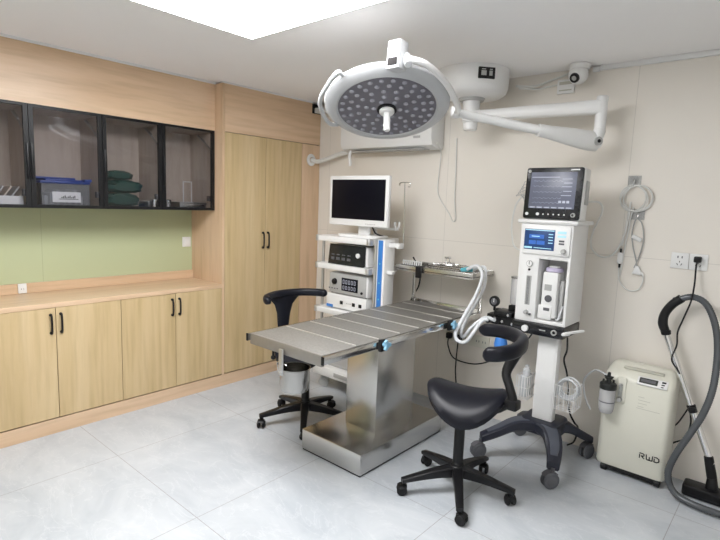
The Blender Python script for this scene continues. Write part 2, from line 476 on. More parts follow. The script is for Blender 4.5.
b = MB(); b.box(x0-.006, x1+.006, y0-.006, y1+.006, zb+.136, zb+.152, .006)
b.box(x0+.02, x1-.02, y0+.03, y1-.03, zb+.152, zb+.163, .005)
b.box(x1-.05, x1+.008, y1-.03, y1+.014, zb+.152, zb+.170, .004)
b.box(x0+.03, x1-.06, y0-.02, y1-.06, zb+.163, zb+.176, .004, xf=Matrix.Translation((0, 0, 0)))
part('lid', b, 'bluebox', t)
ins = MB()
for k in range(7):
    yy = 1.125+k*.034
    ins.box(x0+.02, x1-.02, yy, yy+.022, zb+.005, zb+.06+.02*(k % 3), .004)
part('packets', ins, 'grey', t)
t = thing('document_tray', 'small open white tray holding leaning leaflets in leftmost glass cabinet', 'tray', (-3.63, .95, zb))
b = MB(); b.box(-3.72, -3.55, .82, 1.005, zb, zb+.005)
for a in ((-3.553, -3.55, .82, 1.005), (-3.72, -3.717, .82, 1.005), (-3.717, -3.553, .82, .823), (-3.717, -3.553, 1.002, 1.005)): b.box(*a, zb+.005, zb+.052)
part('tray_body', b, 'whitep', t, False)
for k in range(4):
    R_ = Matrix.Translation((-3.64, .85+k*.04, zb+.012)) @ Matrix.Rotation(math.radians(-34), 4, 'X')
    part('leaflet', MB().box(-.06, .06, -.004, .004, 0, .115, xf=R_), 'inside' if k % 2 else 'grey', t, False)

def drape(z, h, w, d, cy, label):
    b = MB(); n = 26; rings = []
    for i in range(9):
        u = -1+2*i/8
        ring = []
        for k in range(n):
            a = 2*PI*k/n; ca, sa = math.cos(a), math.sin(a)
            q = abs(ca)**.55*math.copysign(1, ca); r = abs(sa)**.7*math.copysign(1, sa)
            e = (1-abs(u)**6*.35)
            zz = z+h/2+r*h/2*e+(.005*math.sin(3*u+q*4) if r > -.6 else 0)
            ring.append((cy[0]+u*d/2, cy[1]+q*w/2*e+.010*math.sin(5*u+z*40)+.008*math.sin(2.2*k)*(.4+abs(u)), max(z, zz)))
        rings.append(ring)
    b.rings(rings)
    return solo('folded_drape', b, 'cloth', label, 'cloth', 'folded green drapes in the glass cabinet')
drape(zb, .092, .235, .20, (-3.66, 1.615), 'folded dark green drape, bottom of the stack in the glass cabinet')
drape(zb+.092, .090, .25, .20, (-3.66, 1.625), 'folded dark green drape, middle of the stack in the glass cabinet')
drape(zb+.182, .060, .20, .18, (-3.66, 1.60), 'folded dark green drape, smallest and topmost of the stack in the cabinet')

def steel_tray(y0, y1, label):
    t = thing('instrument_tray', label, 'tray', (-3.65, (y0+y1)/2, zb), 'steel trays in the glass cabinets')
    b = MB(); b.box(-3.70, -3.55, y0, y1, zb, zb+.034, .006); b.box(-3.707, -3.543, y0-.006, y1+.006, zb+.034, zb+.041, .002)
    part('tray_body', b, 'alu', t)
    h = MB(); h.tube([(-3.548, y0+.03, zb+.016), (-3.53, y0+.035, zb+.02), (-3.53, y1-.035, zb+.02), (-3.548, y1-.03, zb+.016)], .003, 6, 3)
    part('tray_handle', h, 'chrome', t)
steel_tray(1.775, 1.83, 'narrow steel tray beside the green drapes in the glass cabinet')
steel_tray(2.02, 2.24, 'long flat steel tray in glass cabinet nearest the wardrobe')
def cup(y, x, label):
    b = MB(); b.lathe([(.018, 0), (.024, .004), (.026, .052), (.028, .055), (.024, .055), (.022, .008), (.001, .006)], (x, y, zb), 20)
    solo('steel_cup', b, 'chrome', label, 'cup', 'steel cups in the glass cabinets')
cup(1.80, -3.515, 'shiny steel cup beside the dark green drapes')
cup(1.915, -3.535, 'shiny steel cup at left inside the rightmost glass cabinet')
b = MB()
for y in (2.135, 2.205): b.tube([(-3.70, y, zb+.036), (-3.70, y, zb+.20)], .004, 8)
b.tube([(-3.70, 2.135, zb+.197), (-3.70, 2.205, zb+.197)], .004, 8); b.box(-3.73, -3.67, 2.125, 2.215, zb+.036, zb+.042)
solo('wire_stand', b, 'whitep', 'thin white wire frame standing on the flat steel tray in glass cabinet', 'stand')

# switch plate on green wall, socket on the upstand
t = thing('switch_plate', 'white switch plate on green wall beside the wardrobe side', 'switch', (XL, 2.225, 1.09))
part('plate', MB().box(XL, XL+.009, 2.19, 2.262, 1.085, 1.165, .003), 'whitep', t)
part('rocker', MB().box(XL+.009, XL+.012, 2.205, 2.247, 1.10, 1.15, .0015), 'white', t)
t = thing('corner_socket', 'small white socket box standing on the worktop upstand at left', 'socket', (XL+.03, 1.04, .829))
part('socket_box', MB().box(XL+.0205, XL+.034, 1.018, 1.066, .831, .895, .003), 'whitep', t)
s_ = MB()
for y in (1.034, 1.047): s_.box(XL+.034, XL+.0343, y, y+.002, .855, .865)
part('slots', s_, 'darkgrey', t, False)

# ================================================================== CEILING LIGHT
t = thing('ceiling_light', 'large glowing white square light panel in the ceiling', 'light', (-1.76, 1.175, ZC-.012))
f = MB(); a0, a1, c0, c1 = -2.36, -1.16, .575, 1.775
for q in ((a0-.0, a0+.014, c0, c1), (a1-.014, a1, c0, c1), (a0+.014, a1-.014, c0, c0+.014), (a0+.014, a1-.014, c1-.014, c1)): f.box(*q, ZC-.012, ZC)
part('frame', f, 'white', t, False)
part('diffuser', MB().box(a0+.014, a1-.014, c0+.014, c1-.014, ZC-.009, ZC-.002), 'emit', t, False)

# ================================================================== SURGICAL LAMP
Lc = Vector((-1.6664, 2.085, 1.968))
ex, ey, ez = Vector((.7854, .6175, .0438)), Vector((-.5523, .7309, -.4010)), Vector((-.2796, .2907, .9150))
LM = Matrix(((ex.x, ey.x, ez.x, Lc.x), (ex.y, ey.y, ez.y, Lc.y), (ex.z, ey.z, ez.z, Lc.z), (0, 0, 0, 1)))
dome_c = Vector((-1.72, 3.02, 0))
sl = thing('surgical_lamp', 'white ceiling-hung operating lamp with round grey LED head and jointed arm', 'lamp', (dome_c.x, dome_c.y, 2.17))
d = MB(); d.lathe([(.225, ZC-.001), (.225, 2.315), (.222, 2.24), (.212, 2.21), (.185, 2.19), (.10, 2.182)], (dome_c.x, dome_c.y, 0), 48)
dm = part('ceiling_cover', d, 'white', sl)
# dark control window on the cover
ang = math.atan2(-3.03, 1.69)+math.radians(21)
Rw = Matrix.Translation((dome_c.x, dome_c.y, 2.292)) @ Matrix.Rotation(ang, 4, 'Z')
wn = part('control_window', MB().box(.200, .2285, -.052, .052, -.033, .033, .004, xf=Rw), 'black', dm)
b = MB()
for q in ((-.036, -.004, -.016, .012), (.014, .034, -.016, .012), (-.034, -.008, .017, .022), (.016, .034, .017, .022)): b.box(.2285, .2295, q[0], q[1], q[2], q[3], xf=Rw)
part('control_keys', b, 'grey', wn, False)
b = MB(); b.cyl((dome_c.x, dome_c.y, 2.185), (dome_c.x, dome_c.y, 2.165), .085, .075, 32); part('bearing_ring', b, 'grey', sl)
b = MB(); b.cyl((dome_c.x, dome_c.y, 2.17), (dome_c.x, dome_c.y, 2.035), .055, .052, 28, .004); b.cyl((dome_c.x, dome_c.y, 2.035), (dome_c.x, dome_c.y, 1.985), .046, .044, 28, .006)
part('spindle', b, 'white', sl)
E1 = Vector((-.945, 3.10, 0))
b = MB()
S0 = Vector((dome_c.x+.04, dome_c.y, 2.075)); S1 = Vector((E1.x, E1.y, 2.075))
dd = (S1-S0).normalized(); uu = Vector((-dd.y, dd.x, 0))
rg = []
for p, h, w in ((S0, .030, .034), (S0.lerp(S1, .3), .034, .034), (S1, .040, .036)):
    rg.append([p+uu*w*math.copysign(abs(c)**.5, c)+Vector((0, 0, h*math.copysign(abs(s)**.5, s))) for c, s in [(math.cos(2*PI*k/16), math.sin(2*PI*k/16)) for k in range(16)]])
b.rings(rg); part('horizontal_arm', b, 'white', sl)
b = MB(); b.cyl((E1.x, E1.y, 2.135), (E1.x, E1.y, 1.93), .031, .030, 24, .004)
b.cyl((E1.x, E1.y, 1.95), (E1.x-.005, E1.y-.01, 1.90), .033, .030, 20, .004)
part('elbow_post', b, 'white', sl)
J = LM @ Vector((.360, .115, .05))
K = Vector((E1.x-.02, E1.y-.015, 1.885))
sa = MB(); dv = (J-K); L = dv.length; dn = dv.normalized(); side = dn.cross(Vector((0, 0, 1))).normalized(); upv = side.cross(dn)
rg = []
for f_, h, w in ((-.045, .030, .028), (-.02, .052, .034), (.04, .056, .036), (.16, .050, .034), (.34, .036, .030), (.42, .034, .029), (.425, .026, .026), (.97, .022, .022), (1.0, .022, .022)):
    p = K+dn*(f_*L)
    rg.append([p+side*w*math.cos(2*PI*k/18)+upv*h*math.sin(2*PI*k/18) for k in range(18)])
sa.rings(rg); sp_ = part('spring_arm', sa, 'white', sl)
b = MB(); b.cyl(K+side*.030, K+side*.044, .024, seg=24); b.cyl(K-side*.030, K-side*.044, .024, seg=24); part('pivot_cap', b, 'grey', sp_)
b = MB(); b.cyl(K+side*.044, K+side*.047, .010, seg=16); b.cyl(K-side*.044, K-side*.047, .010, seg=16); part('pivot_screw', b, 'black', sp_)
b = MB()
b.cyl(J+Vector((0, 0, .028)), J-Vector((0, 0, .028)), .026, .025, 20, .004); part('yoke_joint', b, 'white', sl)
b = MB(); b.tube([LM @ Vector(p) for p in ((.362, .120, .045), (.362, .04, .022), (.336, -.05, .010), (.290, -.162, .008), (.230, -.258, .008), (.170, -.325, .010), (.112, -.352, .012), (.090, -.345, .02))], .0155, 14, 6)
part('yoke', b, 'white', sl)
# head: ring dome
b = MB(); b.lathe([(.246, .004), (.256, -.003), (.276, .0), (.300, .008), (.314, .020), (.316, .032), (.306, .044), (.26, .054), (.15, .060), (.02, .062)], (0, 0, 0), 72, LM, caps=True)
hd = part('lamp_head', b, 'lampw', sl)
b = MB(); b.lathe([(.247, .010), (.247, .003), (.2, .0), (.01, -.001)], (0, 0, 0), 64, LM)
fc = part('lamp_face', b, 'lens', hd)
def led_at(x, y):
    q = MB(); q.lathe([(.0125, .000), (.0115, -.004), (.007, -.0068), (.001, -.0075)], (x, y, 0), 14, LM)
    return q
first = part('led_lens', led_at(.0, .0), 'led', fc)
first_pos = (0., 0.)
spots = []
for rr, nn, ph in ((.226, 26, .05), (.187, 20, .2), (.146, 15, .0), (.104, 10, .3), (.066, 6, .1)):
    for k in range(nn):
        a = 2*PI*(k+ph)/nn; spots.append((rr*math.cos(a), rr*math.sin(a)))
for i, (x, y) in enumerate(spots):
    o = first if i == 0 else first.copy()
    if i: COL.objects.link(o); o.parent = fc
    o.location = ex*x+ey*y
b = MB(); b.lathe([(.038, .001), (.038, -.018), (.033, -.024), (.017, -.026), (.0165, -.115), (.013, -.122), (.002, -.123)], (0, 0, 0), 28, LM)
part('sterile_handle', b, 'white', hd)
b = MB(); b.lathe([(.050, .001), (.050, -.008), (.040, -.010)], (0, 0, 0), 28, LM); part('handle_socket', b, 'black', hd)
b = MB(); b.tube([LM @ Vector(p) for p in ((-.205, -.235, .03), (-.225, -.285, .005), (-.282, -.205, -.012), (-.326, -.10, -.015), (-.324, .02, -.012), (-.30, .11, -.008), (-.262, .150, .01))], .0105, 12, 6)
part('side_handle', b, 'lampw', hd)
# control box on the near rim
cbp = LM @ Vector((.045, -.315, .025))
CB2 = Matrix.Translation(cbp) @ Matrix.Rotation(math.radians(0), 4, 'Z') @ Matrix.Rotation(math.radians(-4), 4, 'X')
b = MB(); b.box(-.036, .036, -.034, .034, -.032, .094, .008, xf=CB2); cb = part('control_box', b, 'lampw', sl)
part('display_window', MB().box(-.026, .026, -.0365, -.033, -.018, .016, .002, xf=CB2), 'hole', cb)
b = MB()
for i in range(3):
    for k in range(2): b.box(-.026+i*.019, -.012+i*.019, -.0365, -.033, .030+k*.024, .044+k*.024, .002, xf=CB2)
part('buttons', b, 'grey', cb)
b = MB(); b.cyl(LM @ Vector((.094, -.352, -.012)), LM @ Vector((.088, -.325, .055)), .019, .018, 18, .004); b.box(.02, .085, -.32, -.285, .01, .04, .008, xf=LM)
part('yoke_clamp', b, 'lampw', sl)

# ================================================================== AIR CONDITIONER
ac = thing('air_conditioner', 'white wall-mounted air conditioner behind the operating lamp', 'air conditioner', (-2.46, YB, 1.91))
prof = [(YB-.001, 2.22), (YB-.11, 2.22), (YB-.16, 2.195), (YB-.175, 2.12), (YB-.175, 1.965), (YB-.155, 1.925), (YB-.10, 1.905), (YB-.001, 1.905)]
b = MB(); b.prism(prof, -2.975, -2.085, .014, Matrix(((0, 0, 1, 0), (1, 0, 0, 0), (0, 1, 0, 0), (0, 0, 0, 1))))
part('casing', b, 'whitep', ac)
part('air_flap', MB().box(-2.87, -2.17, YB-.14, YB-.06, 1.899, 1.906, .002), 'grey', ac)
b = MB(); b.box(-2.24, -2.18, YB-.1765, YB-.175, 1.975, 1.992); part('badge', b, 'grey', ac, False)
b = MB(); P = catmull([(XF+.004, 3.195, 1.853), (-3.31, 3.20, 1.838), (-3.20, 3.205, 1.858), (-3.08, 3.22, 1.893), (-2.94, 3.23, 1.918)], 14)
b.tube(P, [.018+.0025*(i % 2) for i in range(len(P)*3)], 12); hs = part('pipe_sleeve', b, 'cordw', ac)
b = MB(); b.lathe([(.024, 0), (.05, .0), (.053, .004), (.048, .010), (.026, .012)], (0, 0, 0), 28, Matrix.Translation((XF, 3.19, 1.853)) @ Matrix.Rotation(PI/2, 4, 'Y'), closed=True)
part('pipe_rosette', b, 'white', ac)
b = MB(); b.tube([(-2.885, 3.16, 1.91), (-2.890, 3.155, 1.87), (-2.878, 3.15, 1.82), (-2.875, 3.15, 1.79)], .012, 10, 4); part('drain_spout', b, 'whitep', ac)
b = MB(); b.tube([(-2.043, 3.13, 1.94), (-2.07, 3.24, 1.88), (-2.104, 3.285, 1.756), (-2.112, 3.29, 1.61), (-2.081, 3.29, 1.537), (-2.005, 3.29, 1.444), (-1.968, 3.29, 1.387), (-1.944, 3.29, 1.41), (-1.962, 3.29, 1.54), (-1.966, 3.29, 1.72), (-1.975, 3.29, 1.98)], .0035, 6, 6)
solo('hanging_wire', b, 'cordw', 'thin grey wire drooping in a loop from the air conditioner end down the back wall', 'cable')

# ================================================================== CCTV + CABLE BOX + CONDUIT
t = thing('security_camera', 'white dome security camera under ceiling at top of back wall', 'camera', (-1.12, 3.19, ZC))
b = MB(); b.cyl((-1.12, 3.2, ZC-.001), (-1.12, 3.2, ZC-.03), .062, .058, 32, .004); part('mount_base', b, 'white', t)
cdir = Vector((-.12, -.85, -.52)).normalized()
b = MB(); b.ball((-1.12, 3.19, 2.290), .056, seg=28); ey_ = part('eyeball', b, 'white', t)
cc = Vector((-1.12, 3.19, 2.290))
b = MB(); b.cyl(cc+cdir*.040, cc+cdir*.058, .030, .027, 28); part('lens_ring', b, 'black', ey_)
b = MB(); b.cyl(cc+cdir*.058, cc+cdir*.061, .014, .012, 20); part('lens', b, 'grey', ey_)
t = thing('junction_box', 'small white cable box on back wall beside the security camera', 'box', (-1.225, YB, 2.20))
part('housing', MB().box(-1.275, -1.172, YB-.022, YB+.001, 2.21, 2.293, .003), 'white', t)
b = MB(); b.box(-1.262, -1.185, YB-.0235, YB-.022, 2.262, 2.280); b.box(-1.262, -1.185, YB-.0235, YB-.022, 2.225, 2.232); part('markings', b, 'creamd', t, False)
solo('wall_conduit', MB().box(-1.03, XR-.001, YB-.024, YB, 2.322, 2.3495, .002), 'white', 'thin white conduit along the top of the back wall right of the security camera', 'conduit')
b = MB(); b.box(-1.07, -1.03, YB-.03, YB-.005, 2.315, 2.345, .006); solo('conduit_clip', b, 'whitep', 'small white coupling between security camera and wall conduit', 'coupling')
b = MB(); b.tube([(-1.48, 3.14, 2.255), (-1.41, 3.26, 2.27), (-1.32, 3.29, 2.30), (-1.22, 3.288, 2.325), (-1.165, 3.25, 2.335)], .007, 8, 6)
solo('ceiling_cable', b, 'cordw', 'white cable from the lamp ceiling cover up to the security camera', 'cable', 'white cables near the ceiling')
b = MB(); b.tube([(-1.47, 3.16, 2.245), (-1.40, 3.285, 2.255), (-1.35, 3.292, 2.262), (-1.275, 3.292, 2.268)], .006, 8, 6)
solo('ceiling_cable', b, 'cordw', 'white cable from the lamp ceiling cover to the small cable box', 'cable', 'white cables near the ceiling')
#@@PART2
# ================================================================== CASTERS / FIVE-STAR BASES
def twin_caster(parent, x, y, r, head, m='black', tread='rubber'):
    """twin-wheel caster: stem, hood and two wheels; head = heading angle"""
    u = Vector((math.cos(head), math.sin(head), 0)); s = Vector((-u.y, u.x, 0)); c = Vector((x, y, r))+u*.012
    b = MB()
    for k in (-1, 1):
        p = c+s*k*.008; q = c+s*k*.024
        b.cyl(p, q, r, r, 24, .005); b.cyl(q, q+s*k*.002, r*.62, r*.55, 16)
    ca = part('caster', b, tread, parent)
    b = MB()
    pr = [(1.12*r*math.cos(a), 1.12*r*math.sin(a)) for a in [math.radians(35+k*9) for k in range(12)]]
    pi_ = [(1.02*r*math.cos(a), 1.02*r*math.sin(a)) for a in [math.radians(134-k*9) for k in range(12)]]
    T = Matrix(((u.x, 0, s.x, c.x), (u.y, 0, s.y, c.y), (0, 1, 0, c.z), (0, 0, 0, 1)))
    b.prism(pr+pi_, -.020, .020, 0, T)
    b.cyl((x, y, r*1.4), (x, y, r*2.0+.022), .011, seg=12)
    b.box(-.014, .014, -.012, .012, r*1.0, r*2.05, .004, xf=Matrix.Translation((x, y, 0)) @ Matrix.Rotation(head, 4, 'Z'))
    return ca, b

def star_base(t, cx, cy, rot, R, ztop):
    b = MB(); b.cyl((cx, cy, .085), (cx, cy, .150), .045, .040, 24, .006); b.cyl((cx, cy, .150), (cx, cy, .165), .032, .030, 24, .003)
    part('hub', b, 'black', t)
    for k in range(5):
        a = rot+2*PI*k/5; u = Vector((math.cos(a), math.sin(a), 0)); c = Vector((cx, cy, 0))
        b = MB(); b.bar([c+u*.025+Vector((0, 0, .118)), c+u*R*.5+Vector((0, 0, .106)), c+u*(R+.015)+Vector((0, 0, .078))], [.060, .046, .036], [.058, .042, .022], 4)
        leg = part('leg', b, 'black', t)
        p = c+u*R; ca, hood = twin_caster(leg, p.x, p.y, .027, a+2.2+k*1.3)
        part('caster_hood', hood, 'black', leg)
    b = MB(); b.cyl((cx, cy, .15), (cx, cy, ztop-.10), .027, .027, 20); b.cyl((cx, cy, ztop-.10), (cx, cy, ztop), .018, seg=20)
    part('gas_lift', b, 'black', t)

def saddle(cx, cy, zc, rot, L=.205, W=.195, th=.06, droop=2.5, rise=.75):
    """padded saddle: ends rise, sides droop; rot = rider's heading"""
    b = MB(); t = bmesh.new(); N = 40; K = 12
    def top(x, y): return zc+rise*x*x*(1.0 if x < 0 else .9)-droop*y*y
    def outl(a):
        c, s = math.cos(a), math.sin(a); e = 2.3
        q = (abs(c)**e+abs(s)**e)**(-1/e); nar = 1-.16*max(0, c)
        return q*c*L, q*s*W*nar
    Rm = Matrix.Translation((cx, cy, 0)) @ Matrix.Rotation(rot, 4, 'Z')
    up = []; dn = []
    for j in range(K+1):
        f = j/K; ru = []; rd = []
        for k in range(N):
            ox, oy = outl(2*PI*k/N)
            x, y = ox*f, oy*f
            edge = max(0, (f-.80)/.20)
            zt = top(x, y)-.022*edge**2.2
            zb_ = top(x, y)-th+.010*edge**2
            ru.append(Vector((x, y, zt))); rd.append(Vector((x*.985, y*.985, zb_)))
        up.append(ru); dn.append(rd)
    rings = up[1:]+dn[1:][::-1]
    b.rings(rings, True, False, Rm)
    return b, top

def back_arc(pts, h, wd, zt=None):
    b = MB(); P = catmull(pts, 10); m = len(P); rings = []
    for i, p in enumerate(P):
        d = P[min(i+1, m-1)]-P[max(i-1, 0)]; d.z = 0; d.normalize(); u = Vector((-d.y, d.x, 0))
        f = i/(m-1); e = min(1, (min(f, 1-f)/.05+.12)); e = min(1, e)**.5
        ring = []
        for k in range(16):
            a = 2*PI*k/16; c, s = math.cos(a), math.sin(a)
            ring.append(p+u*wd*e*math.copysign(abs(c)**.7, c)+Vector((0, 0, h*e*math.copysign(abs(s)**.7, s))))
        rings.append(ring)
    b.rings(rings); return b

# ------------------------------------------------------------------ saddle stool in front
cx, cy = -1.25, 2.288
st = thing('saddle_stool', 'black saddle stool with curved backrest in front, between table and anaesthesia machine', 'stool', (cx, cy, 0))
star_base(st, cx, cy, math.radians(15.3), .285, .47)
sb, top_ = saddle(cx+.028, cy-.0, .575, math.radians(196))
part('seat', sb, 'leather', st)
b = MB(); b.box(cx-.07, cx+.13, cy-.06, cy+.06, .482, .495, .004); b.box(cx-.03, cx+.16, cy-.03, cy+.03, .465, .484, .006); b.box(cx-.06, cx+.08, cy-.05, cy+.05, .495, .522, .004)
part('mechanism', b, 'blackmetal', st)
b = MB(); b.tube([(cx+.02, cy-.05, .475), (cx+.05, cy-.12, .46), (cx+.06, cy-.15, .445)], .006, 8, 3); b.ball((cx+.06, cy-.155, .443), .013, (1, 1.6, .8), 12)
part('lever', b, 'black', st)
b = MB(); b.bar([(cx+.12, cy+.005, .490), (cx+.20, cy+.01, .505), (cx+.255, cy+.012, .545)], .05, .024, 3); b.box(cx+.235, cx+.300, cy-.02, cy+.045, .530, .578, .010)
b.tube([(cx+.268, cy+.012, .540), (cx+.266, cy+.015, .580), (cx+.240, cy+.025, .635), (cx+.210, cy+.045, .690), (cx+.222, cy+.075, .755), (cx+.245, cy+.085, .815)], [.024, .022, .021, .023, .028, .034], 12, 5)
part('backrest_post', b, 'blackmetal', st)
b = back_arc([(-1.048, 2.085, .836), (-.980, 2.11, .846), (-.940, 2.19, .856), (-.955, 2.30, .868), (-1.03, 2.39, .870), (-1.13, 2.44, .865), (-1.262, 2.455, .850)], .034, .027)
part('backrest', b, 'leather', st)

# ------------------------------------------------------------------ chair behind the table
cx, cy = -2.44, 2.30
ch = thing('saddle_chair', 'black chair with curved armrest-like back, partly hidden behind the steel table', 'chair', (cx, cy, 0))
star_base(ch, cx, cy, math.radians(-45), .295, .45)
sb, top_ = saddle(cx+.01, cy-.01, .545, math.radians(20))
part('seat', sb, 'leather', ch)
b = MB(); b.box(cx-.13, cx+.07, cy-.06, cy+.06, .44, .455, .004); b.box(cx-.06, cx+.06, cy-.05, cy+.05, .455, .497, .004); part('mechanism', b, 'blackmetal', ch)
b = MB()
b.bar([(cx-.10, cy, .447), (cx-.20, cy-.01, .45), (cx-.235, cy-.01, .47)], .05, .02, 3)
# flared post: thin at the seat, spreading into the band
rg = []
for z, hw, off in ((.455, .025, -.235), (.55, .030, -.240), (.64, .044, -.235), (.72, .052, -.232), (.78, .070, -.232), (.82, .105, -.232), (.845, .135, -.232)):
    c0 = Vector((cx+off, cy-.005, z)); dv = Vector((.22, .975, 0)); nv = Vector((-.975, .22, 0))
    rg.append([c0+dv*hw*math.cos(2*PI*k/16)+nv*.019*math.sin(2*PI*k/16) for k in range(16)])
b.rings(rg); part('backrest_post', b, 'leather', ch)
b = back_arc([(-2.575, 2.085, .838), (-2.640, 2.12, .846), (-2.675, 2.22, .853), (-2.665, 2.33, .857), (-2.62, 2.42, .860), (-2.54, 2.485, .862), (-2.47, 2.51, .860)], .026, .024)
part('backrest', b, 'leather', ch)

# ================================================================== OPERATING TABLE
ot = thing('operating_table', 'long stainless steel operating table on a boxy pedestal base', 'table', (-1.955, 2.45, 0))
bs = MB(); bs.box(-2.160, -1.690, 2.015, 2.84, .010, .135, .008); bsp = part('base', bs, 'steel', ot)
b = MB()
b.box(-2.155, -1.695, 2.02, 2.835, .0035, .010)
part('base_plinth', b, 'black', ot, False)
for x, y in ((-2.15, 2.06), (-1.73, 2.80), (-2.15, 2.80), (-1.73, 2.06)):
    b = MB(); b.cyl((x+.012, y, .0), (x+.012, y, .0095), .018, seg=16); part('foot', b, 'rubber', ot)
b = MB(); b.box(-2.193, -2.161, 2.09, 2.14, .005, .055, .006); part('brake_pedal', b, 'rubber', ot)
part('column', MB().box(-2.045, -1.805, 2.275, 2.655, .134, .70, .004), 'steel', ot)
b = MB(); b.box(-2.10, -1.76, 1.95, 2.95, .695, .722, .004); part('subframe', b, 'steel', ot)
tx0, tx1, ty0, ty1, tz = -2.222, -1.668, 1.672, 3.19, .770
b = MB(); b.box(tx0, tx1, ty0+.02, ty1, .722, tz, .003); part('tabletop', b, 'tabletop', ot)
b = MB(); b.box(tx0, tx1, ty0, ty0+.02, .712, tz+.001, .004); part('end_plate', b, 'dullsteel', ot)
b = MB(); b.box(tx0, tx1, ty1, ty1+.02, .712, tz+.02, .004); part('end_plate', b, 'steels', ot)
for k in range(1, 8):
    y = 1.735+k*.1885
    if y < ty1: part('ridge', MB().box(tx0+.01, tx1-.01, y-.005, y+.005, tz-.002, tz+.0035, .0015), 'ledge', ot)
for x0, x1 in ((tx0-.022, tx0-.008), (tx1+.006, tx1+.022)):
    b = MB(); b.box(x0, x1, ty0-.006, ty1+.01, .728, .768, .003)
    for y in (1.80, 2.25, 2.75, 3.1): b.box(min(x0, tx0) if x0 < -2 else tx1, tx0 if x0 < -2 else max(x1-.002, tx1), y-.02, y+.02, .735, .76)
    rl = part('side_rail', b, 'steels', ot)
    b = MB(); b.box(x0-.001, x1+.001, ty0-.010, ty0-.004, .727, .769, .002); part('rail_end_cap', b, 'black', rl)
def clamp(y):
    b = MB(); x = tx1+.022; b.box(x-.002, x+.022, y-.020, y+.020, .715, .782, .006)
    c = part('rail_clamp', b, 'black', ot)
    b = MB(); b.cyl((x+.022, y, .757), (x+.040, y, .757), .012, seg=14)
    for k in range(3):
        a = 2*PI*k/3+.5
        b.box(x+.036, x+.054, -.010, .010, -.002, .030, .005, xf=Matrix.Translation((0, y, .757)) @ Matrix.Rotation(a, 4, 'X'))
    b.cyl((x+.036, y, .757), (x+.055, y, .757), .016, seg=16, bev=.003)
    part('clamp_knob', b, 'bluek', c)
clamp(2.09); clamp(2.78)
b = MB(); b.box(-1.962, -1.930, 1.654, 1.664, .605, .745, .004); b.cyl((-1.946, 1.655, .62), (-1.946, 1.645, .62), .008, seg=12)
part('hanger_bracket', b, 'alu', ot)
b = MB(); b.cyl((-2.045, 1.69, .68), (-2.045, 1.69, .715), .007, seg=12); b.ball((-2.045, 1.69, .672), .013, seg=12)
part('drain_knob', b, 'blackmetal', ot)

# bucket hung under the table end
bc = Vector((-1.975, 1.782, .488))
bk = thing('steel_bucket', 'small shiny steel bucket hanging under the near end of the operating table', 'bucket', tuple(bc))
b = MB(); b.lathe([(.064, 0), (.072, .003), (.0805, .035), (.0815, .122), (.086, .125), (.086, .129), (.0785, .127), (.0775, .04), (.064, .008), (.001, .007)], tuple(bc), 36)
part('pail', b, 'pailsteel', bk)
b = MB(); b.tube([(bc.x-.05, bc.y-.068, bc.z+.10), (bc.x-.052, bc.y-.075, bc.z+.127), (bc.x-.05, bc.y-.08, bc.z+.16), (bc.x+.0, bc.y-.095, bc.z+.17), (bc.x+.03, bc.y-.085, bc.z+.16)], .003, 8, 4)
part('handle_lug', b, 'steels', bk)

# ================================================================== TRAY OVER THE FAR END
tr_ = thing('overbed_tray', 'raised steel instrument tray on two posts over the far end of the operating table', 'tray', (-1.93, 3.12, .77))
z0 = 1.032
for x in (-2.19, -1.635):
    b = MB(); b.box(x-.011, x+.011, 3.150, 3.172, .771, z0, .002); part('post', b, 'steels', tr_)
b = MB(); X0, X1, Y0, Y1 = -2.238, -1.612, 2.985, 3.288
b.box(X0, X1, Y0, Y1, z0, z0+.005)
for a in ((X0, X1, Y0, Y0+.006), (X0, X1, Y1-.006, Y1), (X0, X0+.006, Y0+.006, Y1-.006), (X1-.006, X1, Y0+.006, Y1-.006)): b.box(*a, z0-.012, z0+.030, .002)
part('tray_body', b, 'steel', tr_)
zt = z0+.005
b = MB(); b.box(-2.045, -2.008, 2.955, 2.984, z0-.045, z0+.034, .003); b.box(-2.045, -2.008, 2.984, 3.01, z0+.0305, z0+.036)
solo('tray_clip', b, 'black', 'black clip hanging over the front rim of the raised instrument tray', 'clip')
t = thing('instrument_rack', 'low rack of white pegs with dark gaps at left on the raised tray', 'rack', (-2.16, 3.06, zt))
part('rack_base', MB().box(-2.225, -2.05, 3.03, 3.09, zt, zt+.022, .003), 'black', t)
for k in range(9):
    x = -2.215+k*.0195
    b = MB(); b.cyl((x, 3.045, zt+.02), (x, 3.045, zt+.045), .0055, seg=10); b.ball((x, 3.045, zt+.049), .0080, seg=10); part('peg', b, 'white', t)
t = thing('instrument_basket', 'perforated metal basket of surgical instruments on the raised tray', 'basket', (-1.88, 3.12, zt))
b = MB(); x0, x1, y0, y1 = -2.0, -1.745, 3.05, 3.24
b.box(x0, x1, y0, y1, zt, zt+.004)
for k in range(18):
    x = x0+k*(x1-x0)/17; b.box(x-.0022, x+.0022, y0, y0+.003, zt, zt+.04); b.box(x-.0022, x+.0022, y1-.003, y1, zt, zt+.04)
for k in range(13):
    y = y0+k*(y1-y0)/12; b.box(x0, x0+.003, y-.0022, y+.0022, zt, zt+.04); b.box(x1-.003, x1, y-.0022, y+.0022, zt, zt+.04)
for z in (.012, .026, .04):
    b.tube([(x0, y0, zt+z), (x1, y0, zt+z), (x1, y1, zt+z), (x0, y1, zt+z)], .0025, 6, closed=True)
part('basket_body', b, 'steels', t)
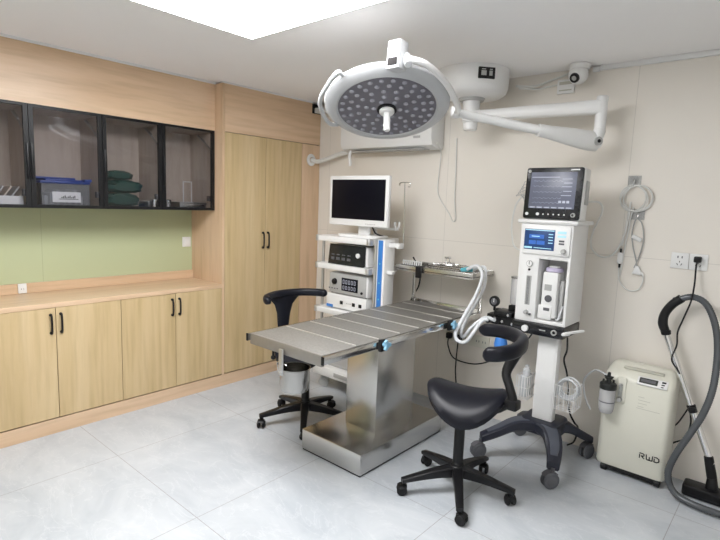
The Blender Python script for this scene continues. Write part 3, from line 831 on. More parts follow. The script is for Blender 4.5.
def forceps(x, y, z, a, label, sc=1.):
    b = MB(); T = Matrix.Translation((x, y, z)) @ Matrix.Rotation(a, 4, 'Z') @ Matrix.Scale(sc, 4)
    for s in (-1, 1):
        b.tube([(.085, s*.001, .004), (.03, s*.003, .004), (.0, 0, .004), (-.04, -s*.011, .004), (-.062, -s*.013, .004)], .0028, 8, 4, xf=T)
        b.tube([(-.076+.015*math.cos(q), -s*.015+.0115*math.sin(q), .004) for q in [2*PI*k/14 for k in range(14)]], .0028, 6, closed=True, xf=T)
    b.cyl((0, 0, 0), (0, 0, .009), .005, seg=10, xf=T)
    solo('surgical_forceps', b, 'chrome', label, 'forceps', 'ring-handled forceps on the raised tray')
fl = 'ring-handled steel forceps lying in the perforated basket on the raised tray'
forceps(-1.93, 3.10, zt+.044, .15, fl); forceps(-1.90, 3.14, zt+.046, -.1, fl); forceps(-1.86, 3.17, zt+.045, .3, fl); forceps(-1.88, 3.20, zt+.047, -.35, fl)
forceps(-1.955, 3.20, zt+.044, 1.3, fl); forceps(-1.80, 3.12, zt+.045, 2.9, fl)
for k, (x, y) in enumerate(((-1.97, 3.23), (-1.945, 3.235))):
    b = MB(); b.tube([(x, y, zt+.045), (x+.004, y, zt+.085)], .003, 8); b.lathe([(.010, .078), (.013, .084), (.010, .090)], (x+.004, y, zt), 14, closed=False)
    solo('steel_probe', b, 'chrome', 'upright steel probe with round tip at back of the instrument basket', 'probe', 'steel probes in the basket')

# ================================================================== ENDOSCOPY CART
ec = thing('equipment_cart', 'white shelved equipment cart with blue-striped column behind the table', 'cart', (-2.63, 3.0, 0))
cx0, cx1, cy0, cy1 = -2.905, -2.345, 2.80, 3.17
def shelf(z, th=.042):
    b = MB(); b.prism(rrect(cx0+.01, cx1, cy0, cy1, .035), z-th, z, .004)
    s = part('shelf', b, 'white', ec)
    b = MB()
    b.prism(rrect(cx1-.035, cx1+.004, cy0-.004, cy0+.05, .018), z-th-.002, z+.001, .002); part('corner_cap', b, 'alu', s)
    b = MB(); b.prism(rrect(cx0+.004, cx0+.045, cy0-.004, cy0+.05, .018), z-th-.002, z+.001, .002); part('corner_cap', b, 'alu', s)
    return s
for z in (1.235, 1.022, .672): shelf(z)
b = MB(); b.box(cx0+.01, cx1, cy0, cy1, .115, .195, .015); part('lower_shelf', b, 'white', ec)
b = MB(); b.box(cx0+.25, cx1-.09, cy0-.004, cy0, .14, .172, .003); part('drawer_pull', b, 'grey', ec)
b = MB(); b.box(cx0+.05, cx1-.10, cy0+.06, cy1-.02, .195, .215, .006); part('floor_tray', b, 'grey', ec)
for x, y in ((cx0+.06, cy0+.07), (cx1-.05, cy0+.12), (cx0+.06, cy1-.05), (cx1-.05, cy1-.05)):
    b = MB(); b.cyl((x, y, .09), (x, y, .116), .012, seg=12); cl = part('caster_stem', b, 'alu', ec)
    ca, hood = twin_caster(cl, x, y, .042, .6, tread='grey'); part('caster_hood', hood, 'grey', cl)
for x in (cx0+.03,):
    b = MB(); b.box(x, x+.05, cy1-.03, cy1, .195, 1.20, .006); part('rear_column', b, 'whitep', ec)
b = MB(); b.box(-2.322, -2.248, 2.86, 2.98, .115, 1.238, .008); cm = part('rear_column', b, 'white', ec)
part('blue_stripe', MB().box(-2.306, -2.266, 2.855, 2.861, .15, 1.233, .002), 'blue', cm)
b = MB()
for z in (.80, .92, 1.06): b.box(-2.291, -2.281, 2.8538, 2.855, z, z+.010)
part('stripe_mark', b, 'cyan', cm, False)
b = MB(); b.cyl((-2.337, 2.865, .195), (-2.337, 2.865, 1.235), .012, seg=16); part('corner_pole', b, 'alu', ec)
b = MB(); b.cyl((-2.87, 2.865, .195), (-2.87, 2.865, 1.235), .012, seg=16); part('corner_pole', b, 'alu', ec)
b = MB(); b.box(-2.25, -2.17, 2.90, 2.95, 1.185, 1.217, .008); b.box(-2.18, -2.15, 2.895, 2.955, 1.18, 1.22, .005); part('side_bracket', b, 'whitep', ec)
b = MB(); b.box(-2.25, -2.20, 2.89, 2.93, .992, 1.017, .006); part('side_bracket', b, 'whitep', ec)
b = MB(); b.cyl((-2.285, 3.13, 1.19), (-2.30, 3.13, 1.655), .0045, seg=10)
b.tube([(-2.345, 3.13, 1.632), (-2.345, 3.13, 1.648), (-2.335, 3.13, 1.655), (-2.30, 3.13, 1.657), (-2.262, 3.13, 1.655), (-2.25, 3.13, 1.648), (-2.25, 3.13, 1.63), (-2.258, 3.13, 1.622), (-2.268, 3.13, 1.628)], .004, 8, 4)
part('drip_hook', b, 'steels', ec)
b = MB(); b.box(-2.47, -2.25, 2.98, 3.02, 1.302, 1.318, .005); b.box(-2.28, -2.245, 2.97, 3.03, 1.318, 1.322, .002)
b.tube([(-2.275, 3.0, 1.318), (-2.277, 3.0, 1.365)], .010, 10); b.tube([(-2.25, 3.0, 1.318), (-2.238, 3.0, 1.34), (-2.24, 3.0, 1.368)], .008, 10, 3)
b.cyl((-2.46, 3.0, 1.236), (-2.46, 3.0, 1.31), .014, seg=14)
part('scope_holder', b, 'white', ec)

# monitor on the cart
mo = thing('display_monitor', 'white-framed switched-off monitor on top of the equipment cart', 'monitor', (-2.5, 2.9, 1.235))
ym = 2.845
b = MB(); b.box(-2.800, -2.225, ym, ym+.032, 1.323, 1.690, .008); b.box(-2.72, -2.29, ym+.03, ym+.075, 1.36, 1.65, .012)
ms = part('casing', b, 'white', mo)
part('screen', MB().box(-2.772, -2.254, ym-.002, ym+.003, 1.372, 1.662, .001), 'screenoff', ms)
b = MB()
for k in range(5): b.box(-2.43+k*.02, -2.418+k*.02, ym-.002, ym+.002, 1.340, 1.345, .001)
part('buttons', b, 'grey', ms)
b = MB(); b.prism(rrect(-2.55, -2.44, ym+.055, ym+.09, .015), 1.255, 1.36, .004); part('stand_neck', b, 'whitep', mo)
b = MB(); b.prism(rrect(-2.72, -2.34, ym-.01, ym+.20, .06), 1.2355, 1.258, .006); part('stand_foot', b, 'whitep', mo)
b = MB(); b.tube([(-2.43, ym+.07, 1.34), (-2.40, ym+.08, 1.28), (-2.37, ym+.10, 1.262), (-2.355, ym+.14, 1.25)], .006, 8, 5)
solo('video_cable', b, 'black', 'black cable curving down behind the white monitor stand on the cart', 'cable')

# devices on the cart
zs = 1.0225
t = thing('video_processor', 'black-fronted video processor with round white knob on the second cart shelf', 'device', (-2.6, 2.95, zs))
b = MB(); b.box(-2.768, -2.390, 2.845, 3.07, zs+.004, zs+.150, .008); part('housing', b, 'whitep', t)
b = MB(); b.prism([(2.845, zs+.006), (2.845, zs+.150), (2.835, zs+.153), (2.818, zs+.002)], -2.771, -2.410, .003, YZ(0)); fp = part('front_panel', b, 'bezel', t)
b = MB(); b.cyl((-2.462, 2.822, zs+.085), (-2.462, 2.806, zs+.083), .018, seg=24, bev=.003); part('knob', b, 'white', fp)
b = MB()
for k in range(4): b.box(-2.74+k*.055, -2.705+k*.055, 2.8185, 2.8215, zs+.035, zs+.055); b.box(-2.74+k*.055, -2.71+k*.055, 2.8235, 2.8265, zs+.070, zs+.078)
part('dim_display', b, 'darkgrey', fp, False)
zl = .6725
t = thing('insufflator', 'white low device with small black sockets on the third cart shelf', 'device', (-2.6, 2.95, zl))
b = MB(); b.box(-2.79, -2.385, 2.835, 3.07, zl+.008, zl+.118, .005); h_ = part('housing', b, 'white', t)
for x in (-2.63, -2.505, -2.44):
    b = MB(); b.box(x-.014, x+.014, 2.829, 2.836, zl+.045, zl+.072, .003); part('socket', b, 'black', h_)
part('blue_corner', MB().box(-2.789, -2.72, 2.833, 2.836, zl+.009, zl+.03), 'blue', h_, False)
b = MB()
for k in range(4): b.box(-2.58+k*.014, -2.573+k*.014, 2.8335, 2.8352, zl+.055, zl+.062)
part('pictograms', b, 'grey', h_, False)
for x in (-2.76, -2.41):
    for y in (2.87, 3.04): b = MB(); b.cyl((x, y, zl), (x, y, zl+.009), .012, seg=12); part('foot', b, 'rubber', t)
zk = zl+.1185
t = thing('light_source', 'grey device with black digit display stacked on the white insufflator on cart', 'device', (-2.6, 2.95, zk))
b = MB(); b.box(-2.760, -2.375, 2.838, 3.07, zk+.008, zk+.165, .005); h_ = part('housing', b, 'whitep', t)
b = MB(); b.box(-2.760, -2.39, 2.830, 2.839, zk+.010, zk+.163, .003); f_ = part('front_plate', b, 'grey', t)
b = MB(); b.cyl((-2.700, 2.83, zk+.098), (-2.700, 2.810, zk+.098), .024, .021, 24, .003); part('dial', b, 'black', f_)
s2 = part('display', MB().box(-2.63, -2.465, 2.827, 2.831, zk+.035, zk+.135, .002), 'screenoff', f_)
b = MB()
def seg7(b, x, z, w, h, on, y, t=.0025):
    S = {'a': (x, x+w, z+h-t, z+h), 'g': (x, x+w, z+h/2-t/2, z+h/2+t/2), 'd': (x, x+w, z, z+t), 'f': (x, x+t, z+h/2, z+h), 'b': (x+w-t, x+w, z+h/2, z+h), 'e': (x, x+t, z, z+h/2), 'c': (x+w-t, x+w, z, z+h/2)}
    for s in on: b.box(S[s][0], S[s][1], y-.001, y, S[s][2], S[s][3])
for k in range(5): seg7(b, -2.615+k*.028, zk+.09, .016, .030, 'abcdef', 2.827); seg7(b, -2.615+k*.028, zk+.048, .016, .026, 'abcdef', 2.827)
part('digits', b, 'trace', s2, False)
b = MB(); b.cyl((-2.425, 2.83, zk+.04), (-2.425, 2.824, zk+.04), .010, seg=14); part('button', b, 'black', f_)
b = MB()
for k in range(4): b.box(-2.765+k*.028, -2.75+k*.028, 2.829, 2.8305, zk+.038, zk+.046)
part('pictograms', b, 'darkgrey', f_, False)
for x in (-2.76, -2.41):
    for y in (2.87, 3.04): b = MB(); b.cyl((x, y, zk), (x, y, zk+.009), .012, seg=12); part('foot', b, 'rubber', t)
b = MB(); b.tube([(-2.24, 3.20, 1.10), (-2.20, 3.24, 1.0), (-2.215, 3.26, .88), (-2.27, 3.26, .78), (-2.33, 3.25, .62)], .006, 8, 6)
solo('hanging_cable', b, 'black', 'black cord hanging behind the blue-striped column of the equipment cart', 'cord')
# ================================================================== ANAESTHESIA MACHINE
am = thing('anesthesia_machine', 'white anaesthesia machine on a dark wheeled base with blue touchscreen', 'medical machine', (-1.1, 2.95, 0))
# base: four spreading legs with big twin casters
hubp = Vector((-1.085, 2.975, .150))
b = MB(); b.prism(rrect(-1.175, -.945, 2.855, 3.07, .05), .185, .268, .014); bh = part('base_hub', b, 'navy', am)
legs = {'fl': [(-1.10, 2.905, .230), (-1.19, 2.84, .218), (-1.27, 2.775, .168), (-1.340, 2.715, .125)], 'fr': [(-1.04, 2.90, .228), (-.975, 2.85, .220), (-.925, 2.78, .170), (-.892, 2.685, .122)],
        'rr': [(-1.02, 2.98, .226), (-.955, 3.05, .215), (-.90, 3.12, .165), (-.862, 3.19, .122)], 'rl': [(-1.12, 2.98, .226), (-1.19, 3.06, .205), (-1.25, 3.13, .155), (-1.29, 3.19, .122)]}
for k, P in legs.items():
    b = MB(); b.bar(P, [.110, .100, .085, .066], [.066, .060, .052, .046], 6)
    lg = part('leg', b, 'navy', am)
    if k in ('fl', 'fr'):
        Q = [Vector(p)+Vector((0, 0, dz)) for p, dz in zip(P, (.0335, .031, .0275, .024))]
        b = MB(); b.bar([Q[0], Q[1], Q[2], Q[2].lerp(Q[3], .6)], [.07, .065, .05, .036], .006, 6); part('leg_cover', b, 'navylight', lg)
    x, y, z = P[-1]
    ca, hood = twin_caster(lg, x, y, .046, {'fl': 4.1, 'fr': 4.05, 'rr': 4.3, 'rl': 4.0}[k], tread='greyrub'); part('caster_hood', hood, 'darkgrey', lg)
b = MB(); b.box(-1.118, -.998, 2.905, 2.965, .262, .80, .008); part('column', b, 'white', am)
b = MB(); b.box(-1.108, -1.008, 2.902, 2.907, .275, .79, .003); part('column_cover', b, 'whitep', am)
# drawer tray
b = MB(); b.box(-1.252, -.950, 2.825, 3.10, .800, .868, .012); dt = part('lower_tray', b, 'bezel', am)
b = MB(); b.cyl((-1.165, 2.826, .833), (-1.165, 2.806, .833), .019, seg=24, bev=.003); part('white_knob', b, 'white', dt)
b = MB(); b.lathe([(.010, 0), (.016, 0), (.016, .010), (.010, .010)], (0, 0, 0), 20, Matrix.Translation((-1.0, 2.826, .836)) @ Matrix.Rotation(PI/2, 4, 'X'), closed=True); b.box(-1.085, -1.05, 2.824, 2.826, .834, .840); part('gas_outlet', b, 'grey', dt)
b = MB(); b.tube([(-.962, 2.84, .832), (-.945, 2.832, .836), (-.93, 2.86, .838)], .011, 10, 3); b.bar([(-.945, 2.845, .838), (-.915, 2.90, .843), (-.885, 2.95, .847)], .022, .012, 3); part('side_handle', b, 'white', dt)
# housing with a recess, built as frame members
hx0, hx1, hy0, hy1, hz0, hz1 = -1.248, -.952, 2.85, 3.10, .868, 1.434
rx0, rx1, rz0, rz1 = -1.128, -.970, .888, 1.236
b = MB()
b.prism([(hx0, hz0), (hx1, hz0), (hx1, hz1), (hx0, hz1)], 0, .001, 0, XZ(hy1)) if 0 else None
b.box(hx0, rx0, hy0, hy1, hz0, hz1, .006); b.box(rx1, hx1, hy0, hy1, hz0, hz1, .006)
b.box(rx0-.012, rx1+.012, hy0+.0005, hy1, rz1, hz1-.0005, .004); b.box(rx0-.012, rx1+.012, hy0+.0005, hy1, hz0+.0005, rz0, .004)
b.box(rx0-.012, rx1+.012, hy0+.16, hy1-.001, rz0-.01, rz1+.01)
hs = part('housing', b, 'white', am)
b = MB(); b.box(-1.268, -.930, 2.838, 3.115, 1.434, 1.458, .008); part('top_shelf', b, 'whitep', am)
# touchscreen panel
b = MB(); b.prism(rrect(-1.230, -.962, 1.262, 1.424, .012), 0, .012, .003, XZ(hy0+.001)); tp_ = part('control_panel', b, 'white', am)
y = hy0-.011
b = MB(); b.box(-1.219, -1.046, y-.003, y+.001, 1.288, 1.404, .002); sc = part('touchscreen', b, 'scrblue', tp_)
b = MB()
for q in ((-1.190, -1.105, 1.352, 1.374), (-1.190, -1.150, 1.318, 1.340), (-1.145, -1.100, 1.318, 1.340)):
    b = MB(); b.box(q[0], q[1], y-.004, y-.003, q[2], q[3]); part('screen_tile', b, 'scrtile', sc, False)
b = MB()
for k in range(4): b.box(-1.080, -1.055, y-.004, y-.003, 1.328+k*.016, 1.333+k*.016)
b.box(-1.215, -1.05, y-.004, y-.003, 1.396, 1.401); b.box(-1.175, -1.13, y-.005, y-.004, 1.361, 1.366); b.box(-1.215, -1.17, y-.004, y-.003, 1.294, 1.304); b.box(-1.16, -1.06, y-.004, y-.003, 1.297, 1.301)
part('text_lines', b, 'scrcyan', sc, False)
b = MB(); b.box(-1.030, -.985, y-.002, y+.001, 1.385, 1.398); b.box(-1.030, -.985, y-.002, y+.001, 1.365, 1.376); part('key_strip', b, 'scrcyan', tp_, False)
b = MB()
for z in (1.340, 1.325): b.box(-1.022, -.992, y-.003, y+.001, z, z+.010, .002)
part('keys', b, 'darkgrey', tp_)
b = MB(); b.cyl((-.990, y, 1.290), (-.990, y-.022, 1.290), .014, .013, 22, .003); part('rotary_knob', b, 'grey', tp_)
# gauge, flowmeter
b = MB(); b.cyl((-1.180, hy0, 1.205), (-1.180, hy0-.008, 1.205), .019, seg=26, bev=.002); g = part('pressure_gauge', b, 'grey', am)
b = MB(); b.cyl((-1.180, hy0-.008, 1.205), (-1.180, hy0-.0095, 1.205), .015, seg=26); part('gauge_face', b, 'white', g)
b = MB(); b.box(-1.1815, -1.1785, hy0-.0105, hy0-.0095, 1.200, 1.218); b.cyl((-1.180, hy0, 1.170), (-1.180, hy0-.004, 1.170), .007, seg=12); part('needle', b, 'black', g)
b = MB(); b.box(-1.193, -1.163, hy0-.003, hy0+.002, .965, 1.135, .002); fm = part('flowmeter', b, 'grey', am)
b = MB(); b.cyl((-1.178, hy0-.006, .97), (-1.178, hy0-.006, 1.13), .006, seg=10); part('glass_tube', b, 'clear', fm)
b = MB(); b.cyl((-1.178, hy0, .922), (-1.178, hy0-.024, .922), .013, .011, 16, .002); part('flow_valve', b, 'grey', fm)
b = MB(); b.cyl((-1.155, hy0, .912), (-1.155, hy0-.012, .912), .006, seg=12); part('outlet_port', b, 'darkgrey', am)
# vaporiser in the recess
vx0, vx1 = -1.106, -1.020
b = MB(); b.box(vx0, vx1, 2.868, 2.97, .905, 1.165, .008); b.box(vx0-.012, vx1-.02, 2.86, 2.95, .893, .975, .006); vp = part('vaporizer', b, 'whitep', am)
b = MB(); b.cyl((-1.060, 2.92, 1.166), (-1.060, 2.92, 1.188), .050, .046, 30, .004); dl = part('vaporizer_dial', b, 'purple', vp)
b = MB(); b.cyl((-1.060, 2.92, 1.188), (-1.060, 2.92, 1.198), .030, .028, 24, .003); part('dial_cap', b, 'white', dl)
b = MB(); b.box(vx1+.001, vx1+.026, 2.90, 2.985, .90, 1.12, .006); part('mounting_block', b, 'grey', vp)
b = MB(); b.cyl((-1.064, 2.868, 1.015), (-1.064, 2.863, 1.015), .020, seg=24); part('filler_window', b, 'darkgrey', vp)
b = MB(); b.box(-1.085, -1.050, 2.8585, 2.861, .945, .962); part('maker_plate', b, 'darkgrey', vp)
b = MB(); b.box(-1.09, -1.05, 2.8665, 2.868, 1.06, 1.095); part('rating_label', b, 'grey', vp, False)
b = MB(); b.box(rx1-.035, rx1-.004, 2.94, 3.0, 1.02, 1.09, .003); part('lock_block', b, 'black', vp)
b = MB(); b.tube([(-1.03, 2.90, .90), (-1.005, 2.88, .902), (-.995, 2.90, .96), (-.995, 2.95, 1.0)], .006, 8, 4); part('gas_tube', b, 'milky', vp)
# absorber assembly at left
ab = MB(); ab.box(-1.475, -1.262, 2.95, 3.10, .770, .832, .006); ab.box(-1.42, -1.30, 2.93, 3.05, .832, .862, .006); ab.box(-1.35, -1.25, 2.98, 3.06, .862, .90, .006)
ab.cyl((-1.455, 2.95, .795), (-1.455, 2.925, .795), .022, seg=18); ab.cyl((-1.40, 2.95, .800), (-1.40, 2.93, .800), .020, seg=18); ab.box(-1.42, -1.26, 2.96, 3.07, .722, .772, .008)
ab.cyl((-1.43, 3.02, .83), (-1.43, 3.02, .86), .018, seg=16); ab.box(-1.265, -1.24, 2.96, 3.05, .79, .86, .004)
abp = part('absorber_block', ab, 'black', am)
b = MB(); b.cyl((-1.44, 2.985, .910), (-1.44, 2.965, .910), .034, seg=28, bev=.003); b.cyl((-1.44, 2.98, .85), (-1.44, 2.98, .885), .008, seg=10); mg = part('airway_gauge', b, 'black', abp)
b = MB(); b.cyl((-1.44, 2.965, .910), (-1.44, 2.9635, .910), .021, seg=26); part('gauge_face', b, 'darkgrey', mg)
b = MB(); b.box(-1.4415, -1.4385, 2.962, 2.9635, .905, .930); part('needle', b, 'white', mg)
b = MB(); b.lathe([(.040, .905), (.042, .912), (.042, 1.060), (.036, 1.068), (.0, 1.068)], (-1.318, 3.03, 0), 28); cn = part('canister', b, 'frost', abp)
b = MB(); b.cyl((-1.318, 3.03, 1.067), (-1.318, 3.03, 1.076), .045, seg=26, bev=.002); part('canister_lid', b, 'clear', cn)
b = MB()
for x, z in ((-1.41, .812), (-1.36, .80), (-1.325, .845), (-1.295, .795)): b.cyl((x, 2.95, z), (x, 2.926, z), .010, .009, 14, .002)
b.cyl((-1.345, 2.935, .742), (-1.345, 2.905, .735), .017, seg=16, bev=.003)
part('valve_fitting', b, 'chrome', abp)
b = MB(); b.lathe([(.008, .728), (.014, .722), (.016, .705), (.036, .675), (.042, .64), (.036, .60), (.020, .58), (.003, .575)], (-1.385, 2.99, 0), 24)
part('breathing_bag', b, 'bluebag', abp)
# wire baskets
def wire_basket(xa, xb, ya, yb, za, zb_):
    b = MB(); r = .0028
    for z in (za, (za+zb_)/2, zb_): b.tube([(xa, ya, z), (xb, ya, z), (xb, yb, z), (xa, yb, z)], r, 6, closed=True)
    n = 4
    for k in range(n+1):
        x = xa+(xb-xa)*k/n; b.tube([(x, ya, zb_), (x, ya, za), (x, yb, za), (x, yb, zb_)], r*.8, 6)
    for k in range(1, n):
        yy = ya+(yb-ya)*k/n; b.tube([(xa, yy, zb_), (xa, yy, za), (xb, yy, za), (xb, yy, zb_)], r*.8, 6)
    return part('wire_basket', b, 'white', am)
wire_basket(-1.225, -1.156, 2.90, 3.02, .36, .50)
wire_basket(-.992, -.885, 2.90, 3.03, .36, .50)
def coil(name, cx, cy, cz, r, turns, label, m='milky', tilt=.2):
    b = MB(); P = []
    for k in range(turns*20+1):
        a = 2*PI*k/20; rr = r*(1-.10*((k//20) % 3)); P.append(Vector((cx+rr*math.cos(a), cy+tilt*rr*math.sin(a)+.014*(k/20-turns/2), cz+rr*math.sin(a))))
    b.tube(P, .0065, 8); return solo(name, b, m, label, 'tube', 'coiled clear tubes in the machine baskets')
coil('coiled_tube', -.938, 2.965, .475, .058, 4, 'loops of translucent white tube in basket at right of the machine column')
b = MB(); b.box(-1.21, -1.17, 2.92, 3.0, .366, .50, .004); b.lathe([(.022, 0), (.022, .03), (.012, .04), (.012, .055)], (-1.19, 2.96, .50), 16)
solo('clear_bottle', b, 'milky', 'translucent white bottle in wire basket at left of the machine column', 'bottle')
b = MB(); b.tube([(-.975, 2.97, .795), (-.968, 2.97, .70), (-.985, 2.985, .63), (-.975, 3.04, .52), (-.955, 3.06, .32), (-.93, 3.10, .23), (-.93, 3.18, .17), (-.955, 3.22, .06), (-1.0, 3.24, .012)], .0055, 8, 6)
solo('machine_cord', b, 'black', 'black cord hanging beside the white column of the anaesthesia machine', 'cord', 'cords under the anaesthesia machine')
b = MB(); b.tube([(-1.13, 2.87, .80), (-1.145, 2.87, .77), (-1.17, 2.90, .74), (-1.20, 2.95, .725), (-1.27, 3.02, .715)], .005, 8, 6)
solo('machine_cord', b, 'black', 'short black cord under the white knob of the anaesthesia machine tray', 'cord', 'cords under the anaesthesia machine')

for o in am.children:
    if o.name.split('.')[0] in ('lower_tray', 'housing', 'top_shelf', 'control_panel', 'pressure_gauge', 'flowmeter', 'flow_valve', 'outlet_port', 'vaporizer'): o.location.z -= .018
# patient monitor
pm = thing('patient_monitor', 'black-fronted vital signs monitor with lit grey screen on the anaesthesia machine', 'monitor', (-1.09, 2.93, 1.458))
tilt = Matrix.Translation((0, 2.872, 1.458)) @ Matrix.Rotation(math.radians(-4), 4, 'X') @ Matrix.Translation((0, -2.872, -1.458))
b = MB(); b.prism(rrect(-1.254, -.930, 1.460, 1.750, .014), -.085, .0, .006, tilt @ XZ(2.875)); b.box(-1.20, -.99, 2.89, 2.99, 1.4585, 1.468)
cs = part('casing', b, 'whitep', pm)
b = MB(); b.prism(rrect(-1.252, -.936, 1.462, 1.748, .012), -.002, .010, .004, tilt @ XZ(2.873)); bz = part('front_bezel', b, 'bezel', pm)
yf = 2.8625
b = MB(); b.box(-1.224, -.968, yf-.0015, yf+.001, 1.520, 1.722, .0008, xf=tilt); scn = part('screen', b, 'scrgrey', bz)
b = MB(); random.seed(3)
for r_, z in enumerate((1.672, 1.643, 1.612, 1.578, 1.552)):
    P = []
    for k in range(40):
        x = -1.205+k*.0042; P.append((x, yf-.0018, z+.003*math.sin(k*1.1+r_)+(.006 if k % 9 == 4 and r_ < 2 else 0)))
    b.tube(P, .0006, 4, xf=tilt)
b.box(-1.218, -1.06, yf-.002, yf-.0012, 1.692, 1.696, xf=tilt)
for k, z in enumerate((1.682, 1.660, 1.640, 1.615, 1.592)):
    b.box(-1.045+.01*(k % 2), -.99, yf-.002, yf-.0012, z, z+.004, xf=tilt)
for k in range(3): seg7(b, -1.06+.022*k, 1.548, .012, .020, 'abcdef' if k else 'bc', yf-.0012, .002) if 0 else b.box(-1.055+.022*k, -1.040+.022*k, yf-.002, yf-.0012, 1.552, 1.565, xf=tilt)
for k in range(6): b.box(-1.215+k*.041, -1.185+k*.041, yf-.002, yf-.0012, 1.523, 1.529, xf=tilt)
part('traces', b, 'trace', scn, False)
b = MB()
for k, x in enumerate((-1.165, -1.133, -1.104, -1.075, -1.045, -1.016)): b.cyl((x, yf, 1.488), (x, yf-.003, 1.488), .0042 if k else .009, seg=14, xf=tilt)
b.cyl((-1.228, yf, 1.488), (-1.228, yf-.003, 1.488), .009, seg=16, xf=tilt)
part('buttons', b, 'white', bz)
b = MB(); b.cyl((-.968, yf, 1.488), (-.968, yf-.010, 1.488), .013, .012, 20, .002, xf=tilt); kn = part('rotary_knob', b, 'grey', bz)
b = MB(); b.cyl((-.968, yf-.010, 1.488), (-.968, yf-.0108, 1.488), .007, seg=16, xf=tilt); part('knob_face', b, 'black', kn)
b = MB(); b.box(-1.005, -.958, yf-.002, yf+.001, 1.731, 1.738, xf=tilt); part('nameplate', b, 'label', bz, False)
b = MB(); b.cyl((-1.235, yf+.001, 1.728), (-1.235, yf-.003, 1.728), .009, seg=16, xf=tilt); part('alarm_lamp', b, 'grey', bz)
b = MB(); b.box(-.932, -.924, 2.90, 2.95, 1.55, 1.68, .003, xf=tilt); part('side_handle', b, 'grey', cs)
b = MB(); b.tube([(-.935, 2.96, 1.545), (-.91, 3.0, 1.55), (-.893, 3.06, 1.545), (-.89, 3.11, 1.505), (-.925, 3.16, 1.435), (-.965, 3.21, 1.355), (-.975, 3.255, 1.28), (-.93, 3.285, 1.228), (-.86, 3.286, 1.245), (-.815, 3.286, 1.335), (-.797, 3.286, 1.45), (-.79, 3.284, 1.56)], .0055, 8, 7)
solo('sensor_cable', b, 'cordw', 'white cable looping from the patient monitor to the coil on the wall hook', 'cable', 'sensor cables of the patient monitor')
b = MB(); b.tube([(-1.258, 2.95, 1.60), (-1.30, 2.97, 1.58), (-1.345, 2.97, 1.517), (-1.362, 2.97, 1.414), (-1.356, 2.97, 1.335), (-1.33, 2.97, 1.262), (-1.25, 2.985, 1.235)], .0045, 8, 6)
solo('sensor_cable', b, 'cordw', 'thin white cable bowing out left of the anaesthesia machine housing', 'cable', 'sensor cables of the patient monitor')

for k in range(4):
    b = MB(); o = k*.013
    b.tube([(-1.255, 2.95+o*.6, 1.655-o), (-1.285-o*.4, 2.94, 1.655-o*1.5), (-1.300-o, 2.95, 1.61-o), (-1.29-o*.3, 2.96, 1.54+o), (-1.262, 2.97, 1.50+o)], .0018, 6, 6)
    solo('sensor_lead', b, 'grey', 'thin grey lead bundled at the left side of the patient monitor', 'cable', 'leads at the left of the patient monitor')

# breathing circuit
bcirc = thing('breathing_circuit', 'white corrugated breathing hoses looping from the raised tray to the absorber', 'hose', (-1.6, 3.0, .60))
def corrugated(pts, r, n=12, amp=.09):
    b = MB(); P = catmull(pts, n); q = []
    D = [0]
    for i in range(1, len(P)): D.append(D[-1]+(P[i]-P[i-1]).length)
    N = int(D[-1]/.006); out = []
    j = 0
    for k in range(N+1):
        s = D[-1]*k/N
        while j < len(D)-2 and D[j+1] < s: j += 1
        f = (s-D[j])/max(1e-9, D[j+1]-D[j]); out.append(P[j].lerp(P[j+1], f))
    rad = [r*(1+amp*(1 if i % 2 else -1)) for i in range(len(out))]
    b.tube(out, rad, 12); return b
H1 = [(-1.685, 3.04, 1.080), (-1.64, 3.04, 1.104), (-1.595, 3.03, 1.108), (-1.556, 3.01, 1.055), (-1.570, 2.98, .945), (-1.612, 2.955, .835), (-1.650, 2.935, .740), (-1.676, 2.925, .670), (-1.660, 2.92, .622), (-1.600, 2.92, .621), (-1.552, 2.93, .689), (-1.510, 2.95, .770), (-1.46, 2.94, .795)]
H1 = [(x*q, y*q, 1.5+(z-1.5)*q) for x, y, z in H1 for q in [min(1, max(.955, 1-(.90-z)*.25))]]
part('hose', corrugated(H1, .0115), 'hosew', bcirc)
H2 = [(-1.672, 3.09, 1.075), (-1.625, 3.09, 1.096), (-1.575, 3.08, 1.095), (-1.556, 3.05, .990), (-1.590, 3.03, .88), (-1.640, 3.0, .76), (-1.665, 2.98, .665), (-1.640, 2.97, .640), (-1.59, 2.97, .71), (-1.505, 2.98, .790), (-1.41, 2.93, .80)]
H2 = [(x*q, y*q, 1.5+(z-1.5)*q) for x, y, z in H2 for q in [min(1, max(.968, 1-(.90-z)*.2))]]
part('hose', corrugated(H2, .0105), 'hosew', bcirc)
b = MB(); b.tube([(-1.74, 3.065, 1.068), (-1.71, 3.065, 1.074), (-1.684, 3.05, 1.082)], [.015, .017, .0165], 14, 3); b.tube([(-1.71, 3.065, 1.074), (-1.672, 3.09, 1.078)], .0165, 14); part('y_connector', b, 'cyan', bcirc)

